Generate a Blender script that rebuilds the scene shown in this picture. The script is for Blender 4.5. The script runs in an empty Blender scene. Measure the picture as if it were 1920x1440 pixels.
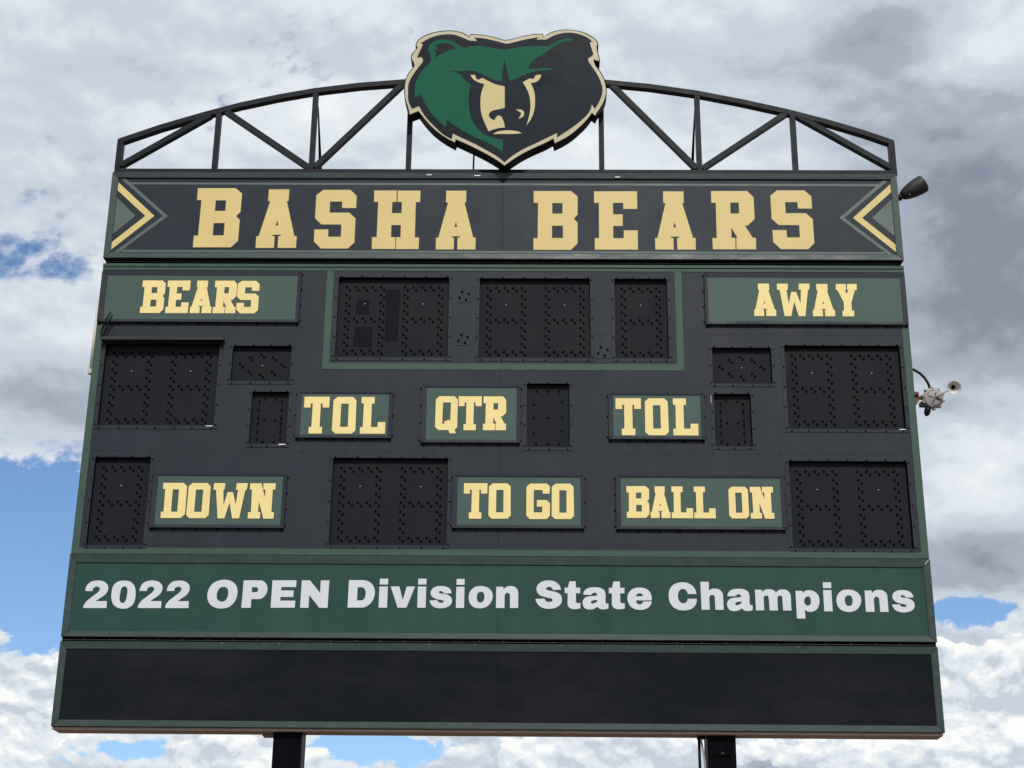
import bpy, bmesh, math, random
from mathutils import Vector, Matrix
from mathutils.geometry import tessellate_polygon
random.seed(11)
scene = bpy.context.scene
col = scene.collection

# ------------------------------------------------------------------ camera
cam_d = bpy.data.cameras.new('camera'); cam = bpy.data.objects.new('camera', cam_d); col.objects.link(cam)
cam_d.sensor_width = 36.0; cam_d.lens = 56.25; cam_d.clip_end = 3000.0; cam_d.clip_start = 0.1
_R = Vector((0.99988982, 0.01170384, 0.00913085)); _U = Vector((-0.0042824, -0.3615262, 0.93235212)); _F = Vector((-0.01421315, 0.93228849, 0.36143625))
_m = Matrix.Identity(4)
for i in range(3):
    _m[i][0] = _R[i]; _m[i][1] = _U[i]; _m[i][2] = -_F[i]
_m.translation = Vector((0.316, -13.795, 1.603))
cam.matrix_world = _m
scene.camera = cam

# ------------------------------------------------------------------ sky, sun, exposure
SUN_EL, SUN_AZ = math.radians(44), math.radians(172)     # azimuth from +Y, clockwise: behind the viewer
w = bpy.data.worlds.new('World'); scene.world = w; w.use_nodes = True
wt = w.node_tree; wt.nodes.clear()
def N(t, **k):
    n = wt.nodes.new(t)
    for a, b in k.items(): setattr(n, a, b)
    return n
def LK(a, b): wt.links.new(a, b)
def MA(op, a, b=None, c=None, clamp=False):
    n = N('ShaderNodeMath', operation=op); n.use_clamp = clamp
    for i, v in enumerate((a, b, c)):
        if v is None: continue
        if isinstance(v, (int, float)): n.inputs[i].default_value = v
        else: LK(v, n.inputs[i])
    return n.outputs[0]
def VM(op, a, b=None):
    n = N('ShaderNodeVectorMath', operation=op)
    for i, v in enumerate((a, b)):
        if v is None: continue
        if isinstance(v, tuple): n.inputs[i].default_value = v
        else: LK(v, n.inputs[i])
    return n.outputs[0]
out = N('ShaderNodeOutputWorld'); bg = N('ShaderNodeBackground'); bg.inputs['Strength'].default_value = 0.125
LK(bg.outputs[0], out.inputs[0])
sky = N('ShaderNodeTexSky', sky_type='NISHITA'); sky.sun_disc = False
sky.sun_elevation = SUN_EL; sky.sun_rotation = SUN_AZ; sky.air_density = 1.0; sky.dust_density = 0.2; sky.ozone_density = 6.0
tc = N('ShaderNodeTexCoord'); D = tc.outputs['Generated']
sp = N('ShaderNodeSeparateXYZ'); LK(D, sp.inputs[0])
AZ = MA('ARCTAN2', sp.outputs[0], sp.outputs[1]); EL = MA('ARCSINE', sp.outputs[2])
def noise(vec, scale, detail, rough, dist=0.0, lac=2.0):
    n = N('ShaderNodeTexNoise'); n.inputs['Scale'].default_value = scale; n.inputs['Detail'].default_value = detail
    n.inputs['Roughness'].default_value = rough; n.inputs['Distortion'].default_value = dist; n.inputs['Lacunarity'].default_value = lac
    LK(vec, n.inputs['Vector']); return n
def blob(az, el, sa, se, wgt):
    a = MA('DIVIDE', MA('SUBTRACT', AZ, az), sa); e = MA('DIVIDE', MA('SUBTRACT', EL, el), se)
    r = MA('ADD', MA('MULTIPLY', a, a), MA('MULTIPLY', e, e))
    return MA('MULTIPLY', MA('EXPONENT', MA('MULTIPLY', r, -1.0)), wgt)
def summ(lst, base):
    s = base
    for b in lst: s = MA('ADD', s, b)
    return s
def sstep(x, a, b):
    n = N('ShaderNodeMapRange', interpolation_type='SMOOTHSTEP')
    n.inputs['From Min'].default_value = a; n.inputs['From Max'].default_value = b
    LK(x, n.inputs['Value']); return n.outputs[0]
Ds = VM('MULTIPLY', D, (1.0, 1.0, 1.55))
warp = noise(Ds, 4.0, 2, 0.5)
Dw = VM('ADD', Ds, VM('MULTIPLY', VM('SUBTRACT', warp.outputs['Color'], (0.5, 0.5, 0.5)), (0.08, 0.08, 0.08)))
# cloud cover
cov_n = noise(Dw, 8.0, 7, 0.56).outputs[0]; cov_s = noise(VM('ADD', Dw, (0.003, -0.003, 0.014)), 8.0, 5, 0.50).outputs[0]
wisp = noise(Dw, 46.0, 6, 0.60).outputs[0]
low = sstep(EL, 0.27, 0.17)                       # heaped cumulus towards the horizon
def heap(v, s):
    n = N('ShaderNodeTexVoronoi', feature='F1', normalize=True); n.inputs['Scale'].default_value = s
    n.inputs['Detail'].default_value = 3.0; n.inputs['Roughness'].default_value = 0.55; n.inputs['Lacunarity'].default_value = 2.3; 
    LK(v, n.inputs['Vector']); return n.outputs['Distance']
wv = noise(Ds, 30.0, 4, 0.6)
Dh = VM('ADD', Dw, VM('MULTIPLY', VM('SUBTRACT', wv.outputs['Color'], (0.5, 0.5, 0.5)), (0.014, 0.014, 0.014)))
h0 = heap(Dh, 23.0); h1 = heap(VM('ADD', Dh, (0.0016, -0.0012, 0.0070)), 23.0)
COV = [(-0.322, 0.262, 0.085, 0.056, -1.25), (-0.310, 0.221, 0.047, 0.027, -0.50), (-0.339, 0.420, 0.085, 0.018, -0.60), (-0.201, 0.518, 0.055, 0.016, -0.36), (-0.069, 0.144, 0.085, 0.013, -0.95), (-0.262, 0.140, 0.050, 0.015, -0.95), (0.262, 0.223, 0.036, 0.013, -0.95), (0.292, 0.194, 0.012, 0.011, -0.45), (-0.303, 0.157, 0.047, 0.019, 0.55), (0.059, 0.147, 0.081, 0.022, 0.50), (0.277, 0.165, 0.059, 0.034, 0.50)]
cov = MA('ADD', MA('MULTIPLY', MA('SUBTRACT', cov_n, 0.5), 2.2), MA('MULTIPLY', MA('SUBTRACT', wisp, 0.5), 0.95))
cov = MA('ADD', cov, MA('MULTIPLY', MA('MULTIPLY', MA('SUBTRACT', 0.30, h0), low), 1.3))
cov = summ([blob(*b) for b in COV], MA('ADD', cov, 1.05))
soft = MA('ADD', 0.80, MA('MULTIPLY', sstep(EL, 0.36, 0.28), -0.23))
mask = N('ShaderNodeMapRange', interpolation_type='SMOOTHSTEP'); mask.inputs['From Min'].default_value = 0.42
LK(soft, mask.inputs['From Max']); LK(cov, mask.inputs['Value']); mask = mask.outputs[0]
# cloud brightness: broad grey and white masses, billows lit from above
LUM = [(0.310, 0.450, 0.070, 0.085, -0.42), (0.285, 0.385, 0.060, 0.045, -0.20), (0.300, 0.470, 0.060, 0.040, -0.08), (0.241, 0.413, 0.041, 0.065, -0.08), (0.242, 0.573, 0.072, 0.025, -0.22), (0.282, 0.252, 0.053, 0.023, -0.42), (-0.122, 0.573, 0.081, 0.022, -0.17), (0.288, 0.309, 0.035, 0.029, 0.20), (0.055, 0.521, 0.083, 0.042, 0.08), (0.237, 0.514, 0.046, 0.035, -0.14), (-0.281, 0.508, 0.128, 0.064, -0.02), (-0.325, 0.344, 0.065, 0.025, -0.16), (-0.013, 0.147, 0.376, 0.035, -0.03), (0.275, 0.177, 0.051, 0.033, 0.0), (-0.297, 0.160, 0.053, 0.021, 0.20), (0.305, 0.550, 0.038, 0.019, 0.16), (-0.325, 0.393, 0.050, 0.016, 0.06)]
big = noise(Dw, 5.0, 4, 0.50).outputs[0]
relief = MA('SUBTRACT', cov_n, cov_s)
hrel = MA('SUBTRACT', h1, h0)
calm = MA('ADD', 1.0, blob(0.31, 0.41, 0.10, 0.12, -0.75))
lum = MA('ADD', 0.70, MA('MULTIPLY', MA('MULTIPLY', MA('SUBTRACT', big, 0.5), calm), 0.50))
lum = MA('ADD', lum, MA('MULTIPLY', relief, 1.2))
lum = MA('ADD', lum, MA('MULTIPLY', MA('MULTIPLY', hrel, 1.5), MA('ADD', 0.10, low)))
lum = MA('ADD', lum, MA('MULTIPLY', MA('SUBTRACT', wisp, 0.5), 0.055))
lum = summ([blob(*b) for b in LUM], lum)
lum = MA('ADD', lum, MA('MULTIPLY', sstep(cov, 0.85, 0.5), 0.10))
rp = N('ShaderNodeValToRGB'); cr = rp.color_ramp; cr.interpolation = 'EASE'
cr.elements[0].position = 0.22; cr.elements[0].color = (0.255, 0.285, 0.35, 1)
cr.elements[1].position = 1.12 if False else 1.0; cr.elements[1].color = (0.98, 0.99, 0.975, 1)
for p, c in ((0.42, (0.385, 0.435, 0.52)), (0.62, (0.575, 0.64, 0.725)), (0.80, (0.755, 0.81, 0.865))):
    e = cr.elements.new(p); e.color = (*c, 1)
# nearer heaps of cumulus, crisp edged, sunlit on top
CUM = [(0.284, 0.170, 0.042, 0.040, 1.75), (0.225, 0.139, 0.061, 0.015, 1.1), (-0.198, 0.138, 0.048, 0.012, 0.95), (0.039, 0.139, 0.075, 0.018, 1.4), (-0.298, 0.157, 0.026, 0.021, 1.5), (-0.318, 0.131, 0.021, 0.015, 0.50), (-0.069, 0.145, 0.036, 0.010, -1.20), (-0.261, 0.139, 0.022, 0.010, -0.90), (-0.143, 0.138, 0.019, 0.012, 0.50)]
o2 = (3.1, 1.7, 0.4); sh = (0.0016, -0.0012, 0.0070)
a2 = noise(VM('ADD', Dh, o2), 13.0, 3, 0.5).outputs[0]; a3 = noise(VM('ADD', VM('ADD', Dh, o2), sh), 13.0, 3, 0.5).outputs[0]
def dens(a, h): return MA('ADD', MA('MULTIPLY', MA('SUBTRACT', a, 0.5), 2.4), MA('MULTIPLY', MA('SUBTRACT', 0.30, h), 1.9))
bias = MA('ADD', summ([blob(*b) for b in CUM], -1.15), MA('MULTIPLY', low, 0.62))
d0 = dens(a2, h0); d1 = dens(a3, h1)
c2 = MA('ADD', MA('ADD', d0, bias), MA('MULTIPLY', MA('SUBTRACT', wisp, 0.5), 0.45))
m2 = sstep(c2, 0.0, 0.06)
l2 = MA('ADD', 0.86, MA('MULTIPLY', MA('SUBTRACT', d0, d1), 1.15))
l2 = MA('ADD', l2, MA('MULTIPLY', sstep(c2, 0.1, 1.2), -0.08))
l2 = MA('ADD', l2, MA('MULTIPLY', MA('SUBTRACT', wisp, 0.5), 0.12))
l2 = MA('MAXIMUM', l2, 0.60)
lm = N('ShaderNodeMix'); LK(m2, lm.inputs[0]); LK(lum, lm.inputs[2]); LK(l2, lm.inputs[3]); LK(lm.outputs[0], rp.inputs[0])
mask = MA('MAXIMUM', mask, m2)
cc_ = N('ShaderNodeMix', data_type='RGBA', blend_type='MULTIPLY'); cc_.inputs[0].default_value = 1.0
LK(rp.outputs[0], cc_.inputs[6]); cc_.inputs[7].default_value = (8.0, 8.0, 8.0, 1)
mx = N('ShaderNodeMix', data_type='RGBA'); LK(mask, mx.inputs[0])
LK(sky.outputs[0], mx.inputs[6]); LK(cc_.outputs[2], mx.inputs[7])
LK(mx.outputs[2], bg.inputs['Color'])

sd = bpy.data.lights.new('sun', 'SUN'); sd.energy = 2.6; sd.angle = math.radians(2.5); sd.color = (1.0, 0.96, 0.90)
so = bpy.data.objects.new('sun', sd); col.objects.link(so)
_s = Vector((math.sin(SUN_AZ) * math.cos(SUN_EL), math.cos(SUN_AZ) * math.cos(SUN_EL), math.sin(SUN_EL)))
so.rotation_euler = _s.to_track_quat('Z', 'Y').to_euler(); so.location = _s * 40
vs = scene.view_settings; vs.view_transform = 'Standard'; vs.look = 'None'; vs.gamma = 1.0; vs.exposure = 0.0; vs.use_curve_mapping = False

# ------------------------------------------------------------------ materials
MATS = {}
def mat(name, rgb, rough=0.5, var=0.12, dust=0.0, dust_rgb=(0.30, 0.30, 0.28), scale=3.0, streak=(1, 1, 1), metal=0.0, bump=0.0, coat=0.0, spec=0.5, rvar=0.1, dr=(0.50, 0.78)):
    m = bpy.data.materials.new(name); m.use_nodes = True; nt = m.node_tree; b = nt.nodes['Principled BSDF']
    def nn(t): return nt.nodes.new(t)
    b.inputs['Roughness'].default_value = rough; b.inputs['Metallic'].default_value = metal
    b.inputs['Specular IOR Level'].default_value = spec
    b.inputs['Coat Weight'].default_value = coat; b.inputs['Coat Roughness'].default_value = 0.15
    g = nn('ShaderNodeNewGeometry'); mp = nn('ShaderNodeMapping'); mp.inputs['Scale'].default_value = streak
    nt.links.new(g.outputs['Position'], mp.inputs['Vector'])
    n1 = nn('ShaderNodeTexNoise'); n1.inputs['Scale'].default_value = scale; n1.inputs['Detail'].default_value = 6; n1.inputs['Roughness'].default_value = 0.6
    nt.links.new(mp.outputs[0], n1.inputs['Vector'])
    r1 = nn('ShaderNodeMapRange'); r1.inputs['From Min'].default_value = 0.3; r1.inputs['From Max'].default_value = 0.7
    r1.inputs['To Min'].default_value = 1 - var; r1.inputs['To Max'].default_value = 1 + var
    nt.links.new(n1.outputs[0], r1.inputs['Value'])
    mu = nn('ShaderNodeMix'); mu.data_type = 'RGBA'; mu.blend_type = 'MULTIPLY'; mu.inputs[0].default_value = 1
    mu.inputs[6].default_value = (*rgb, 1); nt.links.new(r1.outputs[0], mu.inputs[7])
    last = mu.outputs[2]
    if dust:
        n2 = nn('ShaderNodeTexNoise'); n2.inputs['Scale'].default_value = scale * 2.3; n2.inputs['Detail'].default_value = 9; n2.inputs['Roughness'].default_value = 0.68
        nt.links.new(mp.outputs[0], n2.inputs['Vector'])
        r2 = nn('ShaderNodeMapRange'); r2.inputs['From Min'].default_value, r2.inputs['From Max'].default_value = dr; r2.inputs['To Max'].default_value = dust
        nt.links.new(n2.outputs[0], r2.inputs['Value'])
        md = nn('ShaderNodeMix'); md.data_type = 'RGBA'; nt.links.new(r2.outputs[0], md.inputs[0])
        nt.links.new(last, md.inputs[6]); md.inputs[7].default_value = (*dust_rgb, 1); last = md.outputs[2]
    nt.links.new(last, b.inputs['Base Color'])
    if rvar:
        r3 = nn('ShaderNodeMapRange'); r3.inputs['From Min'].default_value = 0.3; r3.inputs['From Max'].default_value = 0.7
        r3.inputs['To Min'].default_value = max(0.03, rough - rvar); r3.inputs['To Max'].default_value = min(1, rough + rvar)
        nt.links.new(n1.outputs[0], r3.inputs['Value']); nt.links.new(r3.outputs[0], b.inputs['Roughness'])
    if bump:
        n3 = nn('ShaderNodeTexNoise'); n3.inputs['Scale'].default_value = 1.1; n3.inputs['Detail'].default_value = 3
        nt.links.new(g.outputs['Position'], n3.inputs['Vector'])
        bp = nn('ShaderNodeBump'); bp.inputs['Strength'].default_value = bump; bp.inputs['Distance'].default_value = 0.05
        nt.links.new(n3.outputs[0], bp.inputs['Height']); nt.links.new(bp.outputs[0], b.inputs['Normal'])
    MATS[name] = m; return m
M = MATS
mat('charcoal_sheet', (0.0165, 0.0215, 0.031), 0.55, 0.10, 0.22, (0.045, 0.052, 0.066), 1.8, (1, 1, .45), dr=(0.46, 0.68), bump=0.06, spec=0.22)
mat('charcoal_trim', (0.024, 0.028, 0.036), 0.5, 0.15, 0.10, (0.10, 0.11, 0.12), 6, spec=0.28)
mat('tray_black', (0.0088, 0.0108, 0.0142), 0.6, 0.20, 0.14, (0.030, 0.034, 0.038), 3.0, (1, 1, .6), spec=0.12)
mat('hood_black', (0.0012, 0.0012, 0.0016), 0.6, 0.0, rvar=0, spec=0.03)
mat('patch_black', (0.0058, 0.0070, 0.0095), 0.6, 0.1, rvar=0, spec=0.06)
mat('screw_white', (0.42, 0.43, 0.44), 0.4, 0.0, rvar=0)
mat('black_and_shade', (0.0028, 0.0028, 0.0034), 0.7, 0.0, rvar=0, spec=0.05)  # black of small fittings; also shade painted on window reveals and gaps
mat('strip_green', (0.045, 0.088, 0.067), 0.5, 0.10, 0.07, (0.13, 0.17, 0.15), 4, spec=0.2)
mat('frame_green', (0.026, 0.048, 0.045), 0.45, 0.12, 0.16, (0.17, 0.19, 0.18), 5, (1, 1, 3), spec=0.3)
mat('label_green', (0.056, 0.098, 0.083), 0.5, 0.06, 0.04, (0.14, 0.18, 0.16), 2.5, spec=0.2)
mat('banner_green', (0.020, 0.062, 0.051), 0.42, 0.10, 0.30, (0.036, 0.082, 0.070), 1.1, (1.8, 1, .6), dr=(0.46, 0.66), bump=0.08, spec=0.16)
mat('header_charcoal', (0.0120, 0.0190, 0.029), 0.48, 0.14, 0.35, (0.030, 0.037, 0.050), 0.9, dr=(0.46, 0.64), bump=0.08, spec=0.2)
mat('blank_black', (0.0028, 0.0040, 0.0062), 0.22, 0.16, 0.38, (0.0185, 0.0190, 0.0235), 0.50, (.8, 1, 1.9), bump=0.25, spec=0.17, rvar=0.08, dr=(0.46, 0.62))
mat('gold_vinyl', (0.65, 0.51, 0.20), 0.5, 0.06, 0.0, scale=2, spec=0.35)
mat('gold_label', (0.84, 0.68, 0.29), 0.5, 0.05, 0.0, scale=2, spec=0.35)
mat('gold_edge', (0.045, 0.033, 0.018), 0.6, 0.0, rvar=0)
mat('white_vinyl', (0.62, 0.655, 0.69), 0.5, 0.03, 0.0, scale=2, spec=0.35)
mat('chevron_green', (0.060, 0.096, 0.084), 0.5, 0.06)
mat('emblem_can', (0.0045, 0.0035, 0.0040), 0.6, 0.2, spec=0.06)
mat('emblem_gold', (0.45, 0.39, 0.235), 0.5, 0.07, 0.0, scale=4)
mat('emblem_gold_face', (0.52, 0.43, 0.18), 0.5, 0.05, 0.0, scale=4)
mat('emblem_dark', (0.0120, 0.0175, 0.025), 0.40, 0.20, 0.22, (0.028, 0.034, 0.045), 1.3, bump=0.2, spec=0.05)
mat('emblem_green', (0.010, 0.103, 0.058), 0.5, 0.12, 0.08, (0.02, 0.13, 0.085), 2.0, (1.5, 1, .5), bump=0.08, spec=0.05)
mat('truss_paint', (0.0105, 0.0138, 0.0185), 0.5, 0.18, 0.08, (0.06, 0.065, 0.07), 7, spec=0.13)
mat('steel_black', (0.0018, 0.0022, 0.0036), 0.5, 0.3, 0.10, (0.007, 0.008, 0.011), 4, (2, 2, .4), spec=0.04)
mat('soffit_metal', (0.34, 0.27, 0.22), 0.6, 0.15, 0.2, (0.16, 0.14, 0.12), 6)
mat('rail_underside_shade', (0.010, 0.012, 0.012), 0.7, 0.1)  # darker copy of the rail colours: shade painted on undersides
mat('speaker_grey', (0.026, 0.026, 0.027), 0.5, 0.2, scale=14, spec=0.25)
mat('cast_grey', (0.36, 0.345, 0.34), 0.6, 0.14, 0.2, (0.16, 0.14, 0.13), 22)
mat('horn_grey', (0.62, 0.60, 0.58), 0.55, 0.08, scale=12)
mat('rubber', (0.006, 0.0045, 0.006), 0.5, 0.1, rvar=0, spec=0.2)
mat('rust', (0.16, 0.075, 0.035), 0.8, 0.4, 0.5, (0.05, 0.03, 0.02), 40)
mat('pvc_beige', (0.62, 0.57, 0.52), 0.5, 0.06, scale=6)
mat('tag_white', (0.80, 0.80, 0.80), 0.5, 0.0, rvar=0)
mat('field_track', (0.135, 0.088, 0.062), 0.9, 0.3, 0.6, (0.15, 0.115, 0.085), 0.6)

# ------------------------------------------------------------------ helpers
def tag(o, label=None, cat=None, group=None, kind=None):
    if label: o['label'] = label
    if cat: o['category'] = cat
    if group: o['group'] = group
    if kind: o['kind'] = kind
    return o
def empty(name, loc):
    o = bpy.data.objects.new(name, None); col.objects.link(o); o.location = loc; return o
def link(name, bm, mats, parent=None, smooth=False, kind=None, label=None):
    bmesh.ops.recalc_face_normals(bm, faces=bm.faces)
    me = bpy.data.meshes.new(name)
    # origin at the centre of the piece
    if bm.verts:
        c = Vector((0, 0, 0))
        mn = [min(v.co[i] for v in bm.verts) for i in range(3)]; mx_ = [max(v.co[i] for v in bm.verts) for i in range(3)]
        c = Vector([(a + b) / 2 for a, b in zip(mn, mx_)])
        bmesh.ops.translate(bm, verts=bm.verts, vec=-c)
    bm.to_mesh(me); bm.free()
    for m in (mats if isinstance(mats, (list, tuple)) else [mats]): me.materials.append(M[m] if isinstance(m, str) else m)
    if smooth:
        for p in me.polygons: p.use_smooth = True
    o = bpy.data.objects.new(name, me); col.objects.link(o)
    wc = c
    o['_w'] = tuple(wc)
    if parent is not None:
        o.parent = parent
        base = Vector(parent['_w']) if '_w' in parent.keys() else parent.location.copy()
        o.location = wc - base
    else: o.location = wc
    if kind: o['kind'] = kind
    if label: o['label'] = label
    return o
def box(bm, x0, x1, y0, y1, z0, z1, mi=0):
    v = [bm.verts.new(p) for p in ((x0, y0, z0), (x1, y0, z0), (x1, y1, z0), (x0, y1, z0), (x0, y0, z1), (x1, y0, z1), (x1, y1, z1), (x0, y1, z1))]
    for f in ((0, 1, 2, 3), (4, 7, 6, 5), (0, 4, 5, 1), (1, 5, 6, 2), (2, 6, 7, 3), (3, 7, 4, 0)):
        bm.faces.new([v[i] for i in f]).material_index = mi
    return v
def bevel(bm, w, seg=1):
    bmesh.ops.bevel(bm, geom=[e for e in bm.edges], offset=w, segments=seg, affect='EDGES', profile=0.5)
def boxo(name, x0, x1, y0, y1, z0, z1, m, parent, bev=0.0, **k):
    bm = bmesh.new(); box(bm, x0, x1, y0, y1, z0, z1)
    if bev: bevel(bm, bev)
    return link(name, bm, m, parent, **k)
def crv(pts, n=4):
    """outline in which points carrying a third value are smooth (Catmull-Rom), the others corners"""
    L = len(pts); o = []
    def seg(i): return (Vector(pts[(i + 1) % L][:2]) - Vector(pts[i % L][:2]))
    def straight(i):                       # a corner-to-smooth side much longer than the curve after it is a straight line
        a, b = len(pts[i % L]) > 2, len(pts[(i + 1) % L]) > 2
        if a == b: return not a
        nb = seg(i + 1) if b else seg(i - 1)
        return seg(i).length > 1.5 * nb.length
    for i in range(L):
        p0, p1, p2, p3 = pts[i - 1], pts[i], pts[(i + 1) % L], pts[(i + 2) % L]
        s1, s2 = len(p1) > 2, len(p2) > 2
        o.append(Vector((p1[0], p1[1])))
        if (s1 or s2) and not straight(i):
            a = Vector(p1[:2]); b = Vector(p2[:2]); d = (b - a).length
            def tan(pm, pc, pn, sm, other):
                if not sm: return None
                u = Vector(pc[:2]) - Vector(pm[:2]); v = Vector(pn[:2]) - Vector(pc[:2])
                if u.length < 1e-6 or v.length < 1e-6: return v
                t = u.normalized() * v.length + v.normalized() * u.length
                return t.normalized() * d if t.length > 1e-6 else v
            ta = tan(p0, p1, p2, s1, b); tb = tan(p1, p2, p3, s2, a)
            if s1 and straight(i - 1): ta = seg(i - 1).normalized() * d
            if s2 and straight(i + 1): tb = seg(i + 1).normalized() * d
            if ta is None: ta = (b - a) * 1.5 - tb * 0.5
            if tb is None: tb = (b - a) * 1.5 - ta * 0.5
            for k in range(1, n):
                t = k / n; h1 = 2*t**3 - 3*t*t + 1; h2 = t**3 - 2*t*t + t; h3 = -2*t**3 + 3*t*t; h4 = t**3 - t*t
                o.append(a * h1 + ta * h2 + b * h3 + tb * h4)
    return o
def grow(loop, d):
    """offset a closed loop outwards (area sign aware)"""
    A = sum(loop[i - 1].x * loop[i].y - loop[i].x * loop[i - 1].y for i in range(len(loop)))
    s = 1 if A > 0 else -1; o = []
    for i, p in enumerate(loop):
        a = (p - loop[i - 1]); b = (loop[(i + 1) % len(loop)] - p)
        if a.length < 1e-7 or b.length < 1e-7: o.append(p.copy()); continue
        na = Vector((a.y, -a.x)).normalized() * s; nb = Vector((b.y, -b.x)).normalized() * s
        m = na + nb
        if m.length < 0.3: o.append(p + na * d); continue
        m.normalize(); k = min(2.0, 1.0 / max(0.35, m.dot(na))); o.append(p + m * d * k)
    return o
def prism(bm, loops, yf, yb, mi=0, mside=None):
    """extrude 2D loops (first outer, the rest holes) between y planes; front faces the viewer"""
    if mside is None: mside = mi
    flat = [p for l in loops for p in l]
    tris = tessellate_polygon([[Vector((p.x, p.y, 0)) for p in l] for l in loops])
    vf = [bm.verts.new((p.x, yf, p.y)) for p in flat]; vb = [bm.verts.new((p.x, yb, p.y)) for p in flat]
    for t in tris:
        try: bm.faces.new([vf[i] for i in t]).material_index = mi
        except ValueError: pass
        try: bm.faces.new([vb[i] for i in reversed(t)]).material_index = mside
        except ValueError: pass
    k = 0
    for l in loops:
        n = len(l)
        for i in range(n):
            a, b = k + i, k + (i + 1) % n
            try: bm.faces.new((vf[a], vf[b], vb[b], vb[a])).material_index = mside
            except ValueError: pass
        k += n
def V2(pts): return [Vector((p[0], p[1])) for p in pts]
def slab(name, pts, yf, yb, m, parent, **k):
    bm = bmesh.new(); prism(bm, [V2(pts)], yf, yb); return link(name, bm, m, parent, **k)
def tube(bm, pts, r, n=8, caps=True):
    pts = [Vector(p) for p in pts]; rings = []
    up = Vector((0, 1, 0))
    for i, p in enumerate(pts):
        d = (pts[min(i + 1, len(pts) - 1)] - pts[max(i - 1, 0)]).normalized()
        a = d.cross(up)
        if a.length < 1e-3: a = d.cross(Vector((1, 0, 0)))
        a.normalize(); b = d.cross(a)
        rr = r[i] if isinstance(r, (list, tuple)) else r
        rings.append([bm.verts.new(p + (a * math.cos(2*math.pi*k/n) + b * math.sin(2*math.pi*k/n)) * rr) for k in range(n)])
    for r0, r1 in zip(rings, rings[1:]):
        for k in range(n): bm.faces.new((r0[k], r0[(k+1) % n], r1[(k+1) % n], r1[k]))
    if caps: bm.faces.new(rings[0]); bm.faces.new(rings[-1])
def lathe(bm, prof, org, ax, n=20, cap0=True, cap1=True):
    org = Vector(org); ax = Vector(ax).normalized(); a = ax.orthogonal().normalized(); b = ax.cross(a); rings = []
    for t, r in prof:
        rings.append([bm.verts.new(org + ax * t + (a * math.cos(2*math.pi*k/n) + b * math.sin(2*math.pi*k/n)) * max(r, 1e-4)) for k in range(n)])
    for r0, r1 in zip(rings, rings[1:]):
        for k in range(n): bm.faces.new((r0[k], r0[(k+1) % n], r1[(k+1) % n], r1[k]))
    if cap0: bm.faces.new(rings[0])
    if cap1: bm.faces.new(rings[-1])
def smooth_by_angle(o, ang=35):
    o.data.set_sharp_from_angle(angle=math.radians(ang)) if hasattr(o.data, 'set_sharp_from_angle') else None
    return o
def bar(bm, a, b, wz, y0, y1):
    """square tube between two (x, z) points, wz wide in the plane of the board"""
    a, b = Vector(a), Vector(b); d = (b - a).normalized(); n = Vector((-d.y, d.x)) * wz / 2
    q = [a + n, b + n, b - n, a - n]
    prism(bm, [q], y0, y1)
def frame4(parent, X0, X1, Z0, Z1, x0, x1, z0, z1, yf, yi, yb, m, name='frame_rail', gap=0.0012, under=None, side_in=0.0):
    """four mitred rails round an opening; the face slopes from yf at the outside to yi at the opening"""
    g = gap
    quads = {'top': ((X0 + g, Z1), (X1 - g, Z1), (x1 - g, z1), (x0 + g, z1)),
             'bottom': ((X0 + g, Z0), (X1 - g, Z0), (x1 - g, z0), (x0 + g, z0)),
             'left': ((X0, Z0 + g), (X0, Z1 - g), (x0, z1 - g), (x0, z0 + g)),
             'right': ((X1, Z0 + g), (X1, Z1 - g), (x1, z1 - g), (x1, z0 + g))}
    for k, q in quads.items():
        bm = bmesh.new()
        f = [bm.verts.new((p[0], yf if i < 2 else yi, p[1])) for i, p in enumerate(q)]
        b_ = [bm.verts.new((p[0], yb, p[1])) for p in q]
        bm.faces.new(f); bm.faces.new(list(reversed(b_)))
        for i in range(4):
            j = (i + 1) % 4
            fc = bm.faces.new((f[i], f[j], b_[j], b_[i]))
            if k == 'bottom' and i == 0: fc.material_index = 1  # downward face takes the painted shade colour
        bmesh.ops.recalc_face_normals(bm, faces=bm.faces)
        es = [e for e in bm.edges if all(v in f for v in e.verts)]
        bmesh.ops.bevel(bm, geom=es, offset=0.003, segments=2, affect='EDGES')
        link(name, bm, [m, 'rail_underside_shade'], parent)

def letter(parent, font, g, x, z, wd, H, y, m, outline=None, th=0.002, cuts=None):
    gw, conts = font[g]; sx = wd / gw if wd else H
    loops = [[Vector((x + p.x * sx, z + p.y * H)) for p in crv(c)] for c in conts]
    bm = bmesh.new()
    # separate pieces (dot of the i) against holes (inside the first outline)
    if g == 'i': groups = [[loops[0]], [loops[1]]]
    else: groups = [loops]
    for gl in groups:
        prism(bm, gl, y - th, y, 0)
        if outline:
            for li, lp_ in enumerate(gl):                      # a narrow dark keyline strip round every edge
                go_ = grow(lp_, outline if li == 0 else -outline); n_ = len(lp_); yy = y - th * 0.55
                for i in range(n_):
                    j = (i + 1) % n_
                    if (lp_[i] - lp_[j]).length < 1e-5: continue
                    q = [bm.verts.new((p.x, yy - 0.00001 * (i % 5), p.y)) for p in (lp_[i], lp_[j], go_[j], go_[i])]
                    try: bm.faces.new(q).material_index = 1
                    except ValueError: pass
    return link('letter', bm, [m, 'gold_edge'], parent)
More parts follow.
